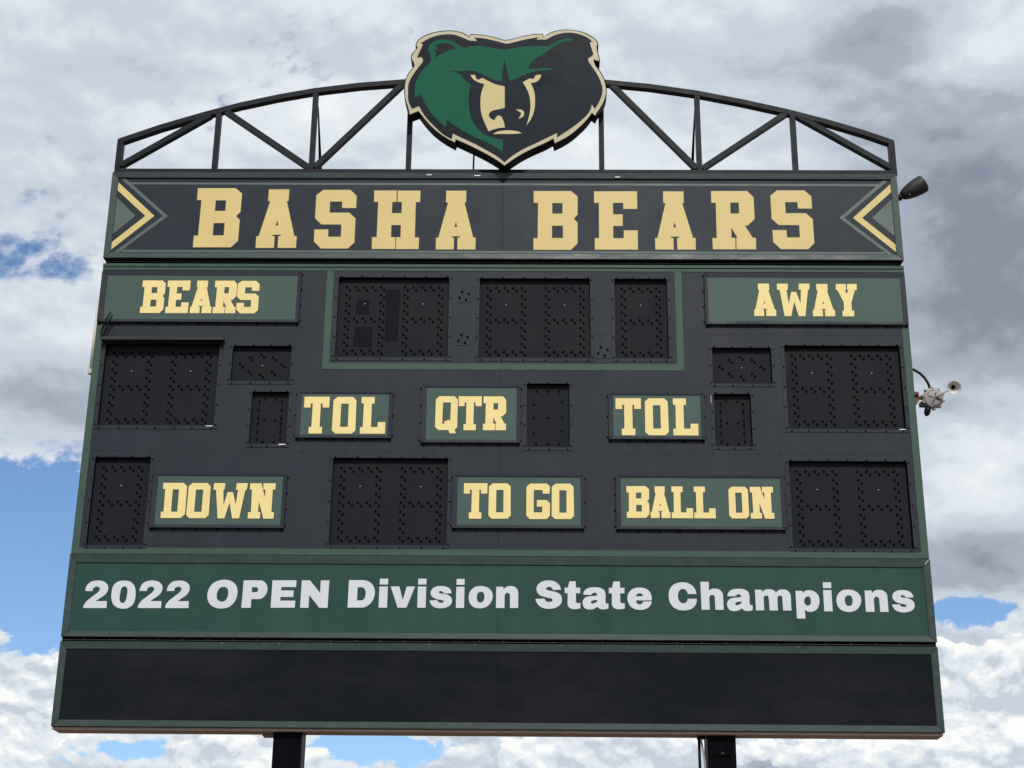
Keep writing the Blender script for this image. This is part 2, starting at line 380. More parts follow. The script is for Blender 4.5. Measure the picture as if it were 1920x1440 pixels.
SLAB = {'B': [.678,[[(.0,1.0),(.576,1.002),(.678,.91),(.676,.598),(.615,.525),(.675,.462),(.673,.11),(.572,.002),(.002,.0),(.001,.194),(.065,.194),(.069,.798),(.001,.798)],[(.286,.795),(.446,.795),(.446,.613),(.286,.612)],[(.283,.408),(.452,.409),(.452,.199),(.283,.198)]]],'A': [.603,[[(.138,1.0),(.445,1.001),(.444,.799),(.419,.799),(.566,.198),(.603,.198),(.601,.002),(.329,.001),(.327,.197),(.363,.202),(.363,.223),(.235,.222),(.235,.201),(.272,.197),(.272,.001),(.0,.0),(.0,.196),(.035,.196),(.17,.798),(.137,.798)],[(.297,.468),(.319,.379),(.274,.379)]]],'S': [.627,[[(.104,1.0),(.524,1.001),(.627,.899),(.627,.69),(.413,.69),(.408,.801),(.218,.8),(.22,.608),(.527,.609),(.626,.51),(.627,.102),(.53,.001),(.118,.0),(.005,.118),(.003,.32),(.216,.321),(.218,.197),(.416,.197),(.415,.407),(.102,.409),(.002,.513),(.0,.908)]]],'H': [.713,[[(.003,1.0),(.348,1.001),(.349,.805),(.285,.802),(.284,.61),(.433,.61),(.434,.802),(.367,.805),(.365,.998),(.712,.999),(.711,.803),(.645,.803),(.648,.196),(.713,.196),(.712,.0),(.37,-.001),(.364,.198),(.433,.198),(.432,.406),(.285,.406),(.286,.201),(.353,.198),(.356,.001),(.003,.0),(.0,.2),(.071,.2),(.07,.804),(.005,.804)]]],'E': [.667,[[(.0,1.0),(.667,1.002),(.663,.698),(.449,.697),(.449,.803),(.288,.802),(.289,.602),(.438,.602),(.432,.405),(.288,.405),(.287,.194),(.448,.194),(.452,.329),(.663,.329),(.661,.002),(.003,-.0),(.005,.193),(.07,.193),(.074,.802),(.001,.801)]]],'R': [.663,[[(.008,1.0),(.566,1.002),(.659,.893),(.659,.521),(.551,.407),(.502,.407),(.616,.197),(.663,.197),(.659,.002),(.361,.001),(.364,.196),(.385,.196),(.295,.373),(.291,.196),(.351,.193),(.345,.001),(.001,.0),(.0,.19),(.067,.19),(.074,.798),(.005,.798)],[(.295,.801),(.429,.802),(.427,.612),(.293,.611)]]],'T': [.655,[[(.0,1.0),(.654,1.003),(.655,.708),(.481,.708),(.476,.82),(.432,.819),(.43,.177),(.498,.177),(.498,-.001),(.154,-.003),(.151,.176),(.22,.176),(.222,.818),(.168,.818),(.171,.706),(.0,.705)]]],'O': [.608,[[(.11,1.0),(.51,1.002),(.6,.908),(.608,.091),(.522,.002),(.092,-.0),(.0,.088),(.006,.913)],[(.21,.813),(.406,.814),(.406,.181),(.208,.18)]]],'L': [.653,[[(.009,1.0),(.35,1.002),(.351,.82),(.282,.82),(.282,.18),(.453,.181),(.452,.315),(.653,.316),(.651,.0),(.002,-.0),(.0,.179),(.068,.179),(.075,.823),(.01,.823)]]],'Q': [.615,[[(.097,1.0),(.524,1.002),(.615,.903),(.615,.083),(.543,.013),(.585,-.095),(.41,-.096),(.368,.001),(.1,-.0),(.0,.088),(.003,.9)],[(.204,.815),(.425,.816),(.421,.245),(.393,.307),(.248,.252),(.261,.187),(.198,.19)]]],'D': [.684,[[(.0,1.0),(.576,1.003),(.679,.903),(.684,.114),(.569,.003),(.012,.0),(.006,.179),(.082,.179),(.072,.821),(.01,.821)],[(.285,.816),(.46,.817),(.46,.181),(.287,.18)]]],'W': [.935,[[(.006,1.0),(.32,1.001),(.303,.811),(.272,.807),(.31,.376),(.398,.745),(.541,.746),(.645,.387),(.678,.813),(.618,.816),(.628,1.002),(.935,1.003),(.914,.813),(.876,.809),(.761,.002),(.572,.002),(.468,.452),(.363,.001),(.175,-.0),(.074,.806),(.0,.814)]]],'N': [.715,[[(.004,1.0),(.317,1.002),(.434,.603),(.439,.823),(.379,.823),(.371,1.002),(.71,1.004),(.711,.825),(.641,.824),(.641,.182),(.715,.183),(.713,-.0),(.433,-.002),(.28,.487),(.277,.18),(.341,.181),(.337,.002),(.002,.0),(.0,.179),(.08,.179),(.067,.821),(.008,.821)]]],'Y': [.607,[[(.006,1.0),(.288,1.001),(.287,.811),(.252,.801),(.302,.697),(.352,.802),(.318,.811),(.326,1.001),(.607,1.002),(.594,.816),(.539,.808),(.417,.43),(.41,.179),(.479,.18),(.467,.001),(.141,.0),(.143,.178),(.191,.178),(.198,.429),(.046,.806),(.0,.819)]]],'G': [.645,[[(.099,1.0),(.551,1.002),(.639,.921),(.629,.716),(.443,.715),(.437,.817),(.202,.816),(.201,.183),(.431,.184),(.434,.347),(.282,.346),(.287,.534),(.551,.535),(.645,.434),(.634,.094),(.556,-.001),(.094,-.004),(.0,.095),(.001,.901)]]]}
GROT = {'2': [.823,[[(.0,-.0),(.003,.078,1),(.051,.185,1),(.123,.281,1),(.23,.372,1),(.359,.485,1),(.456,.569,1),(.511,.653,1),(.519,.718,1),(.471,.768,1),(.394,.784,1),(.309,.748,1),(.272,.688,1),(.267,.623),(.004,.621),(.017,.729,1),(.073,.866,1),(.192,.963,1),(.388,1.007,1),(.566,.994,1),(.714,.923,1),(.789,.83,1),(.812,.703,1),(.784,.583,1),(.69,.463,1),(.549,.355,1),(.411,.254),(.817,.257),(.823,.005)]]],'0': [.851,[[(.44,1.005,1),(.596,.982,1),(.735,.882,1),(.819,.738,1),(.851,.547,1),(.851,.331,1),(.804,.152,1),(.686,.033,1),(.48,-.019,1),(.266,.018,1),(.114,.124,1),(.026,.302,1),(.0,.517,1),(.009,.709,1),(.075,.878,1),(.218,.979,1)],[(.437,.796,1),(.368,.771,1),(.322,.687,1),(.306,.519,1),(.303,.352,1),(.333,.245,1),(.377,.197,1),(.432,.186,1),(.493,.215,1),(.532,.294,1),(.553,.449,1),(.56,.617,1),(.538,.724,1),(.497,.779,1)]]],'O': [1.084,[[(.591,1.027,1),(.804,.988,1),(.969,.882,1),(1.059,.722,1),(1.084,.562,1),(1.059,.362,1),(.956,.162,1),(.783,.023,1),(.564,-.021,1),(.314,.012,1),(.136,.117,1),(.026,.289,1),(.0,.448,1),(.024,.649,1),(.131,.85,1),(.344,.99,1)],[(.571,.767,1),(.442,.731,1),(.36,.611,1),(.338,.45,1),(.369,.317,1),(.453,.244,1),(.559,.226,1),(.66,.266,1),(.73,.386,1),(.751,.56,1),(.721,.688,1),(.664,.746,1)]]],'P': [.892,[[(.016,1.0),(.632,1.004,1),(.794,.925,1),(.889,.752,1),(.892,.618,1),(.836,.472,1),(.739,.365,1),(.599,.319,1),(.338,.317),(.338,.002),(.0,-.0),(.011,.506)],[(.334,.753),(.478,.754,1),(.546,.717,1),(.563,.656,1),(.534,.59,1),(.464,.57,1),(.339,.57)]]],'E': [.879,[[(.007,1.0),(.879,1.005),(.875,.759),(.343,.756),(.337,.633),(.796,.635),(.796,.398),(.333,.395),(.329,.26),(.877,.263),(.872,.006),(.0,-.0)]]],'N': [1.006,[[(.009,1.0),(.305,1.002),(.697,.541),(.696,1.004),(1.006,1.006),(.991,.006),(.697,.004),(.306,.467),(.3,.002),(.0,.0)]]],'D': [.949,[[(.008,1.0),(.501,1.003,1),(.684,.967,1),(.852,.848,1),(.946,.664,1),(.949,.461,1),(.876,.24,1),(.721,.074,1),(.526,.003,1),(.0,.0)],[(.331,.743),(.494,.744,1),(.578,.689,1),(.622,.588,1),(.624,.459,1),(.593,.339,1),(.532,.275,1),(.461,.261,1),(.325,.261)]]],'i': [.307,[[(.001,.769),(.303,.771),(.301,.002),(.0,.0)],[(.007,1.056),(.307,1.057),(.305,.845),(.007,.843)]]],'v': [.884,[[(.0,.768),(.317,.77),(.452,.273),(.584,.772),(.884,.774),(.596,.002),(.281,.0)]]],'s': [.79,[[(.77,.539),(.759,.612,1),(.699,.709,1),(.574,.777,1),(.42,.799,1),(.249,.788,1),(.098,.715,1),(.028,.618,1),(.024,.511,1),(.088,.404,1),(.204,.337,1),(.357,.299,1),(.472,.271,1),(.507,.233,1),(.473,.199,1),(.398,.187,1),(.321,.206,1),(.272,.26,1),(.262,.283),(.0,.268,1),(.028,.162,1),(.135,.047,1),(.308,-.006,1),(.497,.001,1),(.686,.069,1),(.782,.186,1),(.79,.312,1),(.734,.418,1),(.638,.476,1),(.504,.514,1),(.37,.532,1),(.316,.571,1),(.33,.604,1),(.396,.614,1),(.454,.591,1),(.493,.543,1),(.513,.529)]]],'o': [.852,[[(.449,.799,1),(.622,.767,1),(.766,.671,1),(.844,.535,1),(.852,.38,1),(.791,.205,1),(.67,.069,1),(.481,-.005,1),(.329,-.006,1),(.158,.047,1),(.041,.181,1),(.0,.355,1),(.007,.491,1),(.071,.637,1),(.202,.755,1)],[(.443,.591,1),(.358,.571,1),(.302,.503,1),(.285,.396,1),(.306,.28,1),(.354,.212,1),(.421,.199,1),(.497,.223,1),(.543,.301,1),(.56,.417,1),(.54,.524,1),(.501,.578,1)]]],'n': [.793,[[(.005,.77),(.253,.771),(.264,.68),(.349,.758,1),(.482,.798,1),(.634,.78,1),(.749,.693,1),(.792,.557,1),(.793,.003),(.503,.001),(.498,.458,1),(.465,.526,1),(.398,.554,1),(.332,.515,1),(.305,.418,1),(.304,-.0),(.0,-.002)]]],'S': [.912,[[(.881,.686),(.851,.8,1),(.753,.926,1),(.579,1.008,1),(.431,1.02,1),(.233,.986,1),(.085,.884,1),(.018,.744,1),(.036,.605,1),(.123,.493,1),(.271,.431,1),(.456,.381,1),(.567,.344,1),(.584,.294,1),(.543,.251,1),(.444,.236,1),(.358,.255,1),(.313,.318,1),(.308,.355),(.0,.348,1),(.025,.215,1),(.136,.078,1),(.333,-.001,1),(.53,-.007,1),(.752,.057,1),(.887,.196,1),(.912,.334,1),(.876,.485,1),(.765,.572,1),(.604,.622,1),(.431,.658,1),(.357,.696,1),(.362,.746,1),(.444,.785,1),(.53,.773,1),(.584,.71,1),(.604,.672)]]],'t': [.549,[[(.168,.994),(.389,.996),(.396,.762),(.548,.763),(.541,.563),(.394,.562),(.393,.262,1),(.422,.207,1),(.483,.2,1),(.549,.208),(.548,.014),(.421,-.011,1),(.25,-.008,1),(.14,.061,1),(.099,.185,1),(.105,.56),(.0,.559),(.001,.76),(.113,.76)]]],'a': [.906,[[(.022,.505),(.04,.606,1),(.127,.707,1),(.276,.766,1),(.449,.778,1),(.622,.756,1),(.757,.673,1),(.805,.535,1),(.808,.233,1),(.825,.188,1),(.906,.184),(.897,.008),(.761,-.023,1),(.638,-.018,1),(.54,.044,1),(.516,.068),(.417,.005,1),(.245,-.033,1),(.073,.015,1),(.0,.153,1),(.013,.304,1),(.1,.405,1),(.249,.451,1),(.421,.462,1),(.508,.475),(.501,.533,1),(.447,.583,1),(.361,.562,1),(.311,.519,1),(.286,.501)],[(.284,.242,1),(.346,.293,1),(.432,.311,1),(.514,.319),(.513,.282,1),(.456,.218,1),(.37,.185,1),(.301,.192,1)]]],'e': [.853,[[(.849,.309),(.845,.459,1),(.775,.635,1),(.642,.736,1),(.445,.772,1),(.247,.746,1),(.084,.631,1),(.007,.479,1),(.0,.328,1),(.051,.165,1),(.172,.028,1),(.355,-.033,1),(.552,-.027,1),(.738,.057,1),(.84,.208,1),(.853,.271),(.545,.261),(.52,.201,1),(.438,.16,1),(.347,.18,1),(.306,.242,1),(.295,.305)],[(.295,.451),(.329,.519,1),(.416,.565,1),(.502,.545,1),(.55,.458)]]],'C': [.962,[[(.958,.579),(.935,.711,1),(.839,.87,1),(.677,.973,1),(.493,1.006,1),(.29,.97,1),(.112,.856,1),(.015,.667,1),(.0,.461,1),(.04,.255,1),(.164,.088,1),(.336,-.001,1),(.537,-.018,1),(.739,.026,1),(.889,.139,1),(.958,.298,1),(.962,.405),(.654,.403),(.629,.315,1),(.572,.255,1),(.489,.235,1),(.399,.276,1),(.337,.369,1),(.317,.5,1),(.345,.651,1),(.412,.736,1),(.495,.761,1),(.577,.737,1),(.639,.662,1),(.664,.577)]]],'h': [.777,[[(.0,1.019),(.291,1.021),(.292,.691),(.368,.752,1),(.516,.771,1),(.652,.731,1),(.741,.637,1),(.772,.506,1),(.777,.005),(.488,.003),(.485,.429,1),(.47,.513,1),(.407,.545,1),(.332,.522,1),(.292,.428,1),(.292,.002),(.012,.0)]]],'m': [1.24,[[(.0,.746),(.235,.747),(.254,.658),(.331,.734,1),(.454,.767,1),(.593,.757,1),(.695,.7,1),(.736,.647),(.818,.728,1),(.96,.764,1),(1.098,.742,1),(1.198,.659,1),(1.24,.526,1),(1.238,.003),(.951,.001),(.943,.435,1),(.929,.515,1),(.87,.541,1),(.799,.514,1),(.769,.434,1),(.767,-.0),(.483,-.002),(.47,.441,1),(.451,.512,1),(.391,.543,1),(.32,.516,1),(.29,.431,1),(.291,.002),(.006,-.0)]]],'p': [.807,[[(.0,.723),(.232,.725),(.25,.649),(.326,.72,1),(.465,.751,1),(.635,.713,1),(.757,.6,1),(.807,.425,1),(.786,.232,1),(.7,.066,1),(.558,-.023,1),(.42,-.032,1),(.337,.002,1),(.285,.049),(.29,-.276),(.002,-.278)],[(.41,.527,1),(.33,.483,1),(.282,.386,1),(.292,.272,1),(.348,.203,1),(.424,.189,1),(.487,.239,1),(.514,.353,1),(.5,.458,1),(.46,.515,1)]]]}
PLACE = {'BASHA BEARS': [['B',-2.964,8.334,.432,.636],['A',-2.361,8.33,.388,.629],['S',-1.808,8.325,.391,.63],['H',-1.249,8.322,.45,.628],['A',-.635,8.319,.379,.63],['B',.298,8.318,.424,.63],['E',.882,8.322,.416,.625],['A',1.461,8.324,.386,.624],['R',2.008,8.329,.414,.624],['S',2.583,8.333,.393,.629]],'BEARS': [['B',-3.408,7.64,.221,.337],['E',-3.169,7.641,.217,.337],['A',-2.936,7.642,.203,.337],['R',-2.721,7.643,.215,.337],['S',-2.501,7.644,.207,.336]],'AWAY': [['A',2.37,7.632,.207,.334],['W',2.595,7.633,.31,.334],['A',2.919,7.635,.208,.333],['Y',3.149,7.635,.2,.333]],'TOLL': [['T',-1.804,6.447,.233,.358],['O',-1.537,6.448,.216,.358],['L',-1.28,6.449,.231,.358]],'QTR': [['Q',-.594,6.486,.203,.33],['T',-.383,6.487,.213,.33],['R',-.156,6.488,.212,.33]],'TOLR': [['T',1.058,6.445,.233,.359],['O',1.325,6.446,.215,.359],['L',1.581,6.447,.229,.359]],'DOWN': [['D',-3.037,5.636,.221,.33],['O',-2.805,5.637,.203,.33],['W',-2.578,5.639,.308,.33],['N',-2.251,5.64,.234,.33]],'TOGO': [['T',-.318,5.646,.212,.331],['O',-.094,5.647,.2,.331],['G',.245,5.649,.214,.331],['O',.472,5.651,.2,.331]],'BALLON': [['B',1.144,5.66,.203,.297],['A',1.357,5.661,.177,.296],['L',1.545,5.662,.192,.296],['L',1.746,5.663,.192,.296],['O',2.058,5.665,.178,.296],['N',2.25,5.666,.21,.296]],'CH': [['2',-3.644,4.816,.205,.246],['0',-3.408,4.817,.213,.246],['2',-3.163,4.819,.205,.246],['2',-2.922,4.82,.205,.246],['O',-2.559,4.825,.264,.246],['P',-2.252,4.827,.219,.246],['E',-1.994,4.829,.214,.246],['N',-1.735,4.83,.245,.246],['D',-1.318,4.835,.233,.246],['i',-1.045,4.836,.075,.246],['v',-.946,4.837,.215,.246],['i',-.706,4.838,.075,.246],['s',-.597,4.836,.194,.246],['i',-.367,4.838,.073,.246],['o',-.256,4.838,.21,.246],['n',-.016,4.84,.195,.246],['S',.335,4.838,.227,.246],['t',.587,4.838,.137,.246],['a',.745,4.839,.225,.246],['t',.975,4.839,.138,.246],['e',1.138,4.84,.212,.246],['C',1.5,4.833,.243,.246],['h',1.781,4.835,.196,.246],['a',2.009,4.833,.222,.246],['m',2.257,4.833,.311,.246],['p',2.612,4.831,.205,.246],['i',2.854,4.828,.074,.246],['o',2.966,4.827,.215,.246],['n',3.216,4.826,.197,.246],['s',3.451,4.825,.193,.246]]}
LOGO = {'outer': [(-.347,10.649),(-.26,10.647,1),(-.166,10.633,1),(-.084,10.609,1),(.0,10.581),(.068,10.592,1),(.161,10.621,1),(.277,10.649,1),(.384,10.658),(.388,10.62),(.452,10.667,1),(.534,10.697,1),(.627,10.705,1),(.72,10.694,1),(.814,10.662,1),(.883,10.617,1),(.923,10.572,1),(.937,10.528),(.924,10.508),(.93,10.454,1),(.95,10.352),(.944,10.325),(.894,10.346),(.903,10.305,1),(.954,10.218,1),(.994,10.125,1),(1.013,10.018,1),(1.005,9.925,1),(.97,9.833,1),(.915,9.741),(.902,9.702),(.864,9.734),(.817,9.662,1),(.748,9.584,1),(.668,9.506,1),(.577,9.441,1),(.494,9.395),(.484,9.449),(.419,9.408,1),(.306,9.35,1),(.193,9.285,1),(.103,9.221,1),(.016,9.15),(-.066,9.214,1),(-.158,9.275,1),(-.261,9.335,1),(-.364,9.389,1),(-.458,9.438),(-.464,9.399),(-.57,9.464,1),(-.686,9.561,1),(-.769,9.659,1),(-.834,9.753),(-.928,9.711),(-.938,9.776,1),(-.962,9.855,1),(-.982,9.948,1),(-.987,10.041,1),(-.973,10.134,1),(-.946,10.201,1),(-.897,10.275),(-.906,10.316),(-.922,10.343,1),(-.931,10.376),(-.919,10.424,1),(-.874,10.488),(-.889,10.519),(-.871,10.573,1),(-.82,10.621,1),(-.739,10.662,1),(-.635,10.687,1),(-.541,10.693,1),(-.447,10.676,1),(-.388,10.649,1),(-.355,10.622)],'gold': [(-.341,10.64),(-.26,10.637,1),(-.166,10.624,1),(-.084,10.598,1),(.0,10.572),(.068,10.583,1),(.161,10.612,1),(.277,10.639,1),(.377,10.649),(.381,10.609),(.452,10.656,1),(.534,10.687,1),(.627,10.696,1),(.72,10.685,1),(.809,10.652,1),(.877,10.607,1),(.915,10.566,1),(.928,10.528),(.915,10.509),(.921,10.45,1),(.941,10.352),(.936,10.338),(.884,10.358),(.894,10.303,1),(.945,10.214,1),(.984,10.121,1),(1.004,10.018,1),(.996,9.928,1),(.962,9.837,1),(.908,9.746),(.896,9.717),(.863,9.749),(.811,9.669,1),(.742,9.59,1),(.663,9.513,1),(.574,9.451,1),(.5,9.409),(.489,9.464),(.415,9.417,1),(.302,9.359,1),(.189,9.294,1),(.098,9.23,1),(.015,9.162),(-.063,9.224,1),(-.154,9.284,1),(-.257,9.344,1),(-.36,9.4,1),(-.465,9.451),(-.471,9.415),(-.567,9.473,1),(-.681,9.57,1),(-.763,9.665,1),(-.834,9.766),(-.921,9.726),(-.93,9.779,1),(-.954,9.858,1),(-.974,9.948,1),(-.979,10.038,1),(-.965,10.13,1),(-.938,10.197,1),(-.888,10.275),(-.898,10.32),(-.914,10.347,1),(-.922,10.376),(-.91,10.418,1),(-.865,10.488),(-.88,10.518),(-.863,10.567,1),(-.814,10.612,1),(-.735,10.651,1),(-.632,10.676,1),(-.541,10.682,1),(-.449,10.666,1),(-.393,10.638,1),(-.353,10.61)],'dark': [(-.304,10.608),(-.212,10.599,1),(-.107,10.574,1),(-.043,10.554,1),(.022,10.534),(.091,10.552,1),(.161,10.574,1),(.277,10.601,1),(.341,10.613),(.315,10.585),(.417,10.585),(.487,10.629,1),(.569,10.659,1),(.65,10.667,1),(.743,10.649,1),(.825,10.61,1),(.879,10.558),(.85,10.558),(.861,10.508,1),(.885,10.417),(.869,10.393),(.831,10.368),(.84,10.325,1),(.871,10.272,1),(.925,10.175,1),(.959,10.084,1),(.972,10.005,1),(.957,9.925,1),(.931,9.859,1),(.893,9.791),(.865,9.842),(.847,9.774,1),(.76,9.662,1),(.646,9.564,1),(.521,9.469),(.523,9.521),(.419,9.464,1),(.305,9.401,1),(.17,9.326,1),(.08,9.259,1),(.015,9.195),(-.056,9.259,1),(-.17,9.333,1),(-.284,9.402,1),(-.399,9.462,1),(-.494,9.513),(-.501,9.448),(-.582,9.5,1),(-.67,9.587,1),(-.746,9.674,1),(-.794,9.744,1),(-.831,9.819),(-.899,9.787),(-.936,9.869,1),(-.945,9.974,1),(-.944,10.068,1),(-.91,10.161,1),(-.855,10.255,1),(-.808,10.329),(-.812,10.36,1),(-.824,10.379),(-.871,10.374),(-.849,10.431,1),(-.814,10.533),(-.838,10.539),(-.806,10.564,1),(-.749,10.601,1),(-.657,10.635,1),(-.575,10.646,1),(-.493,10.638,1),(-.423,10.608,1),(-.352,10.573),(-.272,10.567)],'green': [(-.877,9.915),(-.878,10.041,1),(-.852,10.148,1),(-.808,10.228,1),(-.752,10.296,1),(-.728,10.336),(-.734,10.39,1),(-.756,10.444,1),(-.756,10.499,1),(-.724,10.546,1),(-.667,10.574,1),(-.597,10.583,1),(-.527,10.567,1),(-.467,10.526,1),(-.426,10.496,1),(-.281,10.509,1),(-.164,10.493,1),(-.071,10.473,1),(-.001,10.466,1),(.08,10.48,1),(.185,10.5,1),(.301,10.507,1),(.44,10.505),(.499,10.548,1),(.58,10.589,1),(.65,10.6,1),(.691,10.589),(.662,10.569,1),(.592,10.555,1),(.51,10.514,1),(.452,10.467,1),(.406,10.426,1),(.325,10.372,1),(.267,10.318,1),(.236,10.25),(.302,10.244,1),(.418,10.257,1),(.508,10.24),(.441,10.228,1),(.337,10.22,1),(.244,10.193,1),(.164,10.156,1),(.055,10.107),(.031,10.216),(.0,10.364),(-.016,10.243),(-.026,10.096),(-.101,10.12,1),(-.182,10.162,1),(-.252,10.203,1),(-.31,10.219,1),(-.392,10.221,1),(-.461,10.216,1),(-.542,10.207),(-.472,10.199,1),(-.419,10.169,1),(-.395,10.122,1),(-.325,10.062),(-.341,9.989,1),(-.347,9.883,1),(-.337,9.778,1),(-.318,9.686,1),(-.288,9.62,1),(-.242,9.555,1),(-.172,9.497,1),(-.092,9.461,1),(-.004,9.446),(-.002,9.304),(-.068,9.355,1),(-.171,9.419,1),(-.274,9.471,1),(-.378,9.529,1),(-.47,9.597,1),(-.555,9.662),(-.561,9.578),(-.643,9.659,1),(-.714,9.744,1),(-.768,9.836,1),(-.814,9.946)],'ear': [(-.694,10.51),(-.66,10.533,1),(-.596,10.54,1),(-.526,10.519,1),(-.484,10.479),(-.57,10.45,1),(-.628,10.42,1),(-.696,10.374),(-.672,10.431),(-.704,10.442),(-.662,10.474)],'muzzle': [(-.335,10.173),(-.287,10.172),(-.274,10.126),(-.249,10.118),(-.217,10.14),(-.159,10.106,1),(-.089,10.069,1),(.007,10.043),(.01,9.798),(-.062,9.781,1),(-.117,9.762,1),(-.144,9.728,1),(-.135,9.689,1),(-.084,9.66),(-.075,9.693,1),(-.056,9.711,1),(-.033,9.71,1),(-.004,9.66,1),(.014,9.579),(-.06,9.569,1),(-.145,9.536),(-.18,9.621,1),(-.216,9.725,1),(-.229,9.857,1),(-.223,9.963,1),(-.193,10.069),(-.251,10.089,1),(-.297,10.118,1)],'eye': [(.369,10.177),(.314,10.173),(.291,10.127),(.251,10.133),(.21,10.107),(.185,10.09),(.211,10.043,1),(.246,9.957,1),(.261,9.858,1),(.258,9.753,1),(.242,9.674,1),(.225,9.605),(.264,9.667,1),(.298,9.766,1),(.307,9.871,1),(.297,9.99,1),(.262,10.086),(.297,10.087,1),(.343,10.117,1)],'nostril': [(.115,9.785),(.167,9.779,1),(.195,9.759,1),(.201,9.733,1),(.184,9.697,1),(.142,9.679),(.165,9.713,1),(.167,9.746,1)],'mouth': [(-.099,9.506),(-.07,9.527,1),(-.002,9.544,1),(.077,9.546,1),(.146,9.533,1),(.18,9.514),(.1,9.508,1),(-.002,9.507,1)]}


# ------------------------------------------------------------------ ground
bm = bmesh.new(); v = [bm.verts.new(p) for p in ((-600, -600, 0), (600, -600, 0), (600, 600, 0), (-600, 600, 0))]; bm.faces.new(v)
g = link('ground', bm, 'field_track'); tag(g, kind='structure')

# ------------------------------------------------------------------ two steel posts
def hbeam_post(x0, x1, label):
    r = empty('support_post', ((x0 + x1) / 2, 0.17, 0)); tag(r, label, 'post', 'steel posts under the scoreboard')
    boxo('front_flange', x0, x1, 0.055, 0.071, 0.02, 9.0, 'steel_black', r, 0.003)
    boxo('rear_flange', x0, x1, 0.309, 0.325, 0.02, 9.0, 'steel_black', r, 0.003)
    xm = (x0 + x1) / 2
    boxo('web', xm - 0.006, xm + 0.006, 0.071, 0.309, 0.02, 9.0, 'steel_black', r)
    boxo('base_plate', x0 - 0.08, x1 + 0.08, -0.05, 0.38, 0.0, 0.02, 'steel_black', r, 0.003)
    return r
pl_ = hbeam_post(-1.911, -1.668, 'black steel H-beam post under the left half of the scoreboard, below the word OPEN')
boxo('side_plate', -1.690, -1.668, 0.083, 0.297, 0.02, 3.758, 'steel_black', pl_)
boxo('seat_tab', -2.02, -1.912, 0.14, 0.26, 3.742, 3.757, 'soffit_metal', pl_)
pr_ = hbeam_post(1.802, 2.044, 'black steel H-beam post under the right half of the scoreboard, with a small bolted bracket')
boxo('side_plate', 1.802, 1.824, 0.083, 0.297, 0.02, 3.758, 'steel_black', pr_)
bk = boxo('bracket', 1.845, 2.0, 0.043, 0.055, 3.585, 3.635, 'steel_black', pr_, 0.003)
for xx, mm in ((1.875, 'black_and_shade'), (1.925, 'speaker_grey'), (1.975, 'black_and_shade')):
    bm = bmesh.new(); lathe(bm, [(0, 0.013), (0.008, 0.012)], (xx, 0.043, 3.61), (0, -1, 0), 10); link('bolt', bm, mm, bk)

# ------------------------------------------------------------------ header sign
HW = 3.81
hs = empty('header_sign', (0, 0.1, 8.21)); tag(hs, 'black header sign panel with gold block letters BASHA BEARS between chevrons', 'sign')
boxo('cabinet', -HW + .004, HW - .004, 0.022, 0.20, 8.214, 9.133, 'frame_green', hs)
frame4(hs, -HW, HW, 8.212, 9.137, -3.748, 3.748, 8.272, 9.078, -0.040, -0.034, 0.021, 'frame_green')
for a, b in ((-3.748, -0.0012), (0.0012, 3.748)):
    boxo('face_panel', a, b, -0.018, -0.004, 8.272, 9.078, 'header_charcoal', hs)
Y = -0.0185
for s in (-1, 1):
    slab('chevron', [(s * p[0], p[1]) for p in ((-3.747, 9.033), (-3.363, 8.668), (-3.747, 8.306), (-3.747, 8.387), (-3.451, 8.668), (-3.747, 8.946))], Y - .0015, Y, 'gold_vinyl', hs, label='gold chevron stripe at the %s end of the header sign' % ('left' if s < 0 else 'right'))
    slab('chevron', [(s * p[0], p[1]) for p in ((-3.682, 9.076), (-3.232, 8.668), (-3.672, 8.274), (-3.618, 8.274), (-3.272, 8.584), (-3.176 - .09, 8.668), (-3.628, 9.076))][:3] + [(s * -3.622, 8.274), (s * -3.272, 8.668)][0:0] + [(s * -3.722, 8.274), (s * -3.280, 8.668), (s * -3.732, 9.076)], Y - .0015, Y, 'chevron_green', hs, label='thin green chevron line at the %s end' % ('left' if s < 0 else 'right'))
    slab('triangle', [(s * -3.747, 8.870), (s * -3.546, 8.668), (s * -3.747, 8.474)], Y - .0015, Y, 'chevron_green', hs)
for z in (9.022, 8.294):
    dz = 0.011; xo = 3.637 if z > 8.7 else 3.655
    slab('trim_line', [(-xo, z + dz), (xo, z + dz), (xo - .02, z - dz), (-xo + .02, z - dz)], Y - .001, Y + .0002, 'chevron_green', hs)
for g_, x, z, wd, H in PLACE['BASHA BEARS']: letter(hs, SLAB, g_, x, z, wd, H, Y, 'gold_vinyl', 0.006)
for x, z, wd in ((-0.278, 9.100, .058), (-0.745, 9.108, .05), (1.085, 9.088, .05)):
    boxo('sticker_tag', x, x + wd, -0.0425, -0.0385, z, z + .009, 'tag_white', hs)

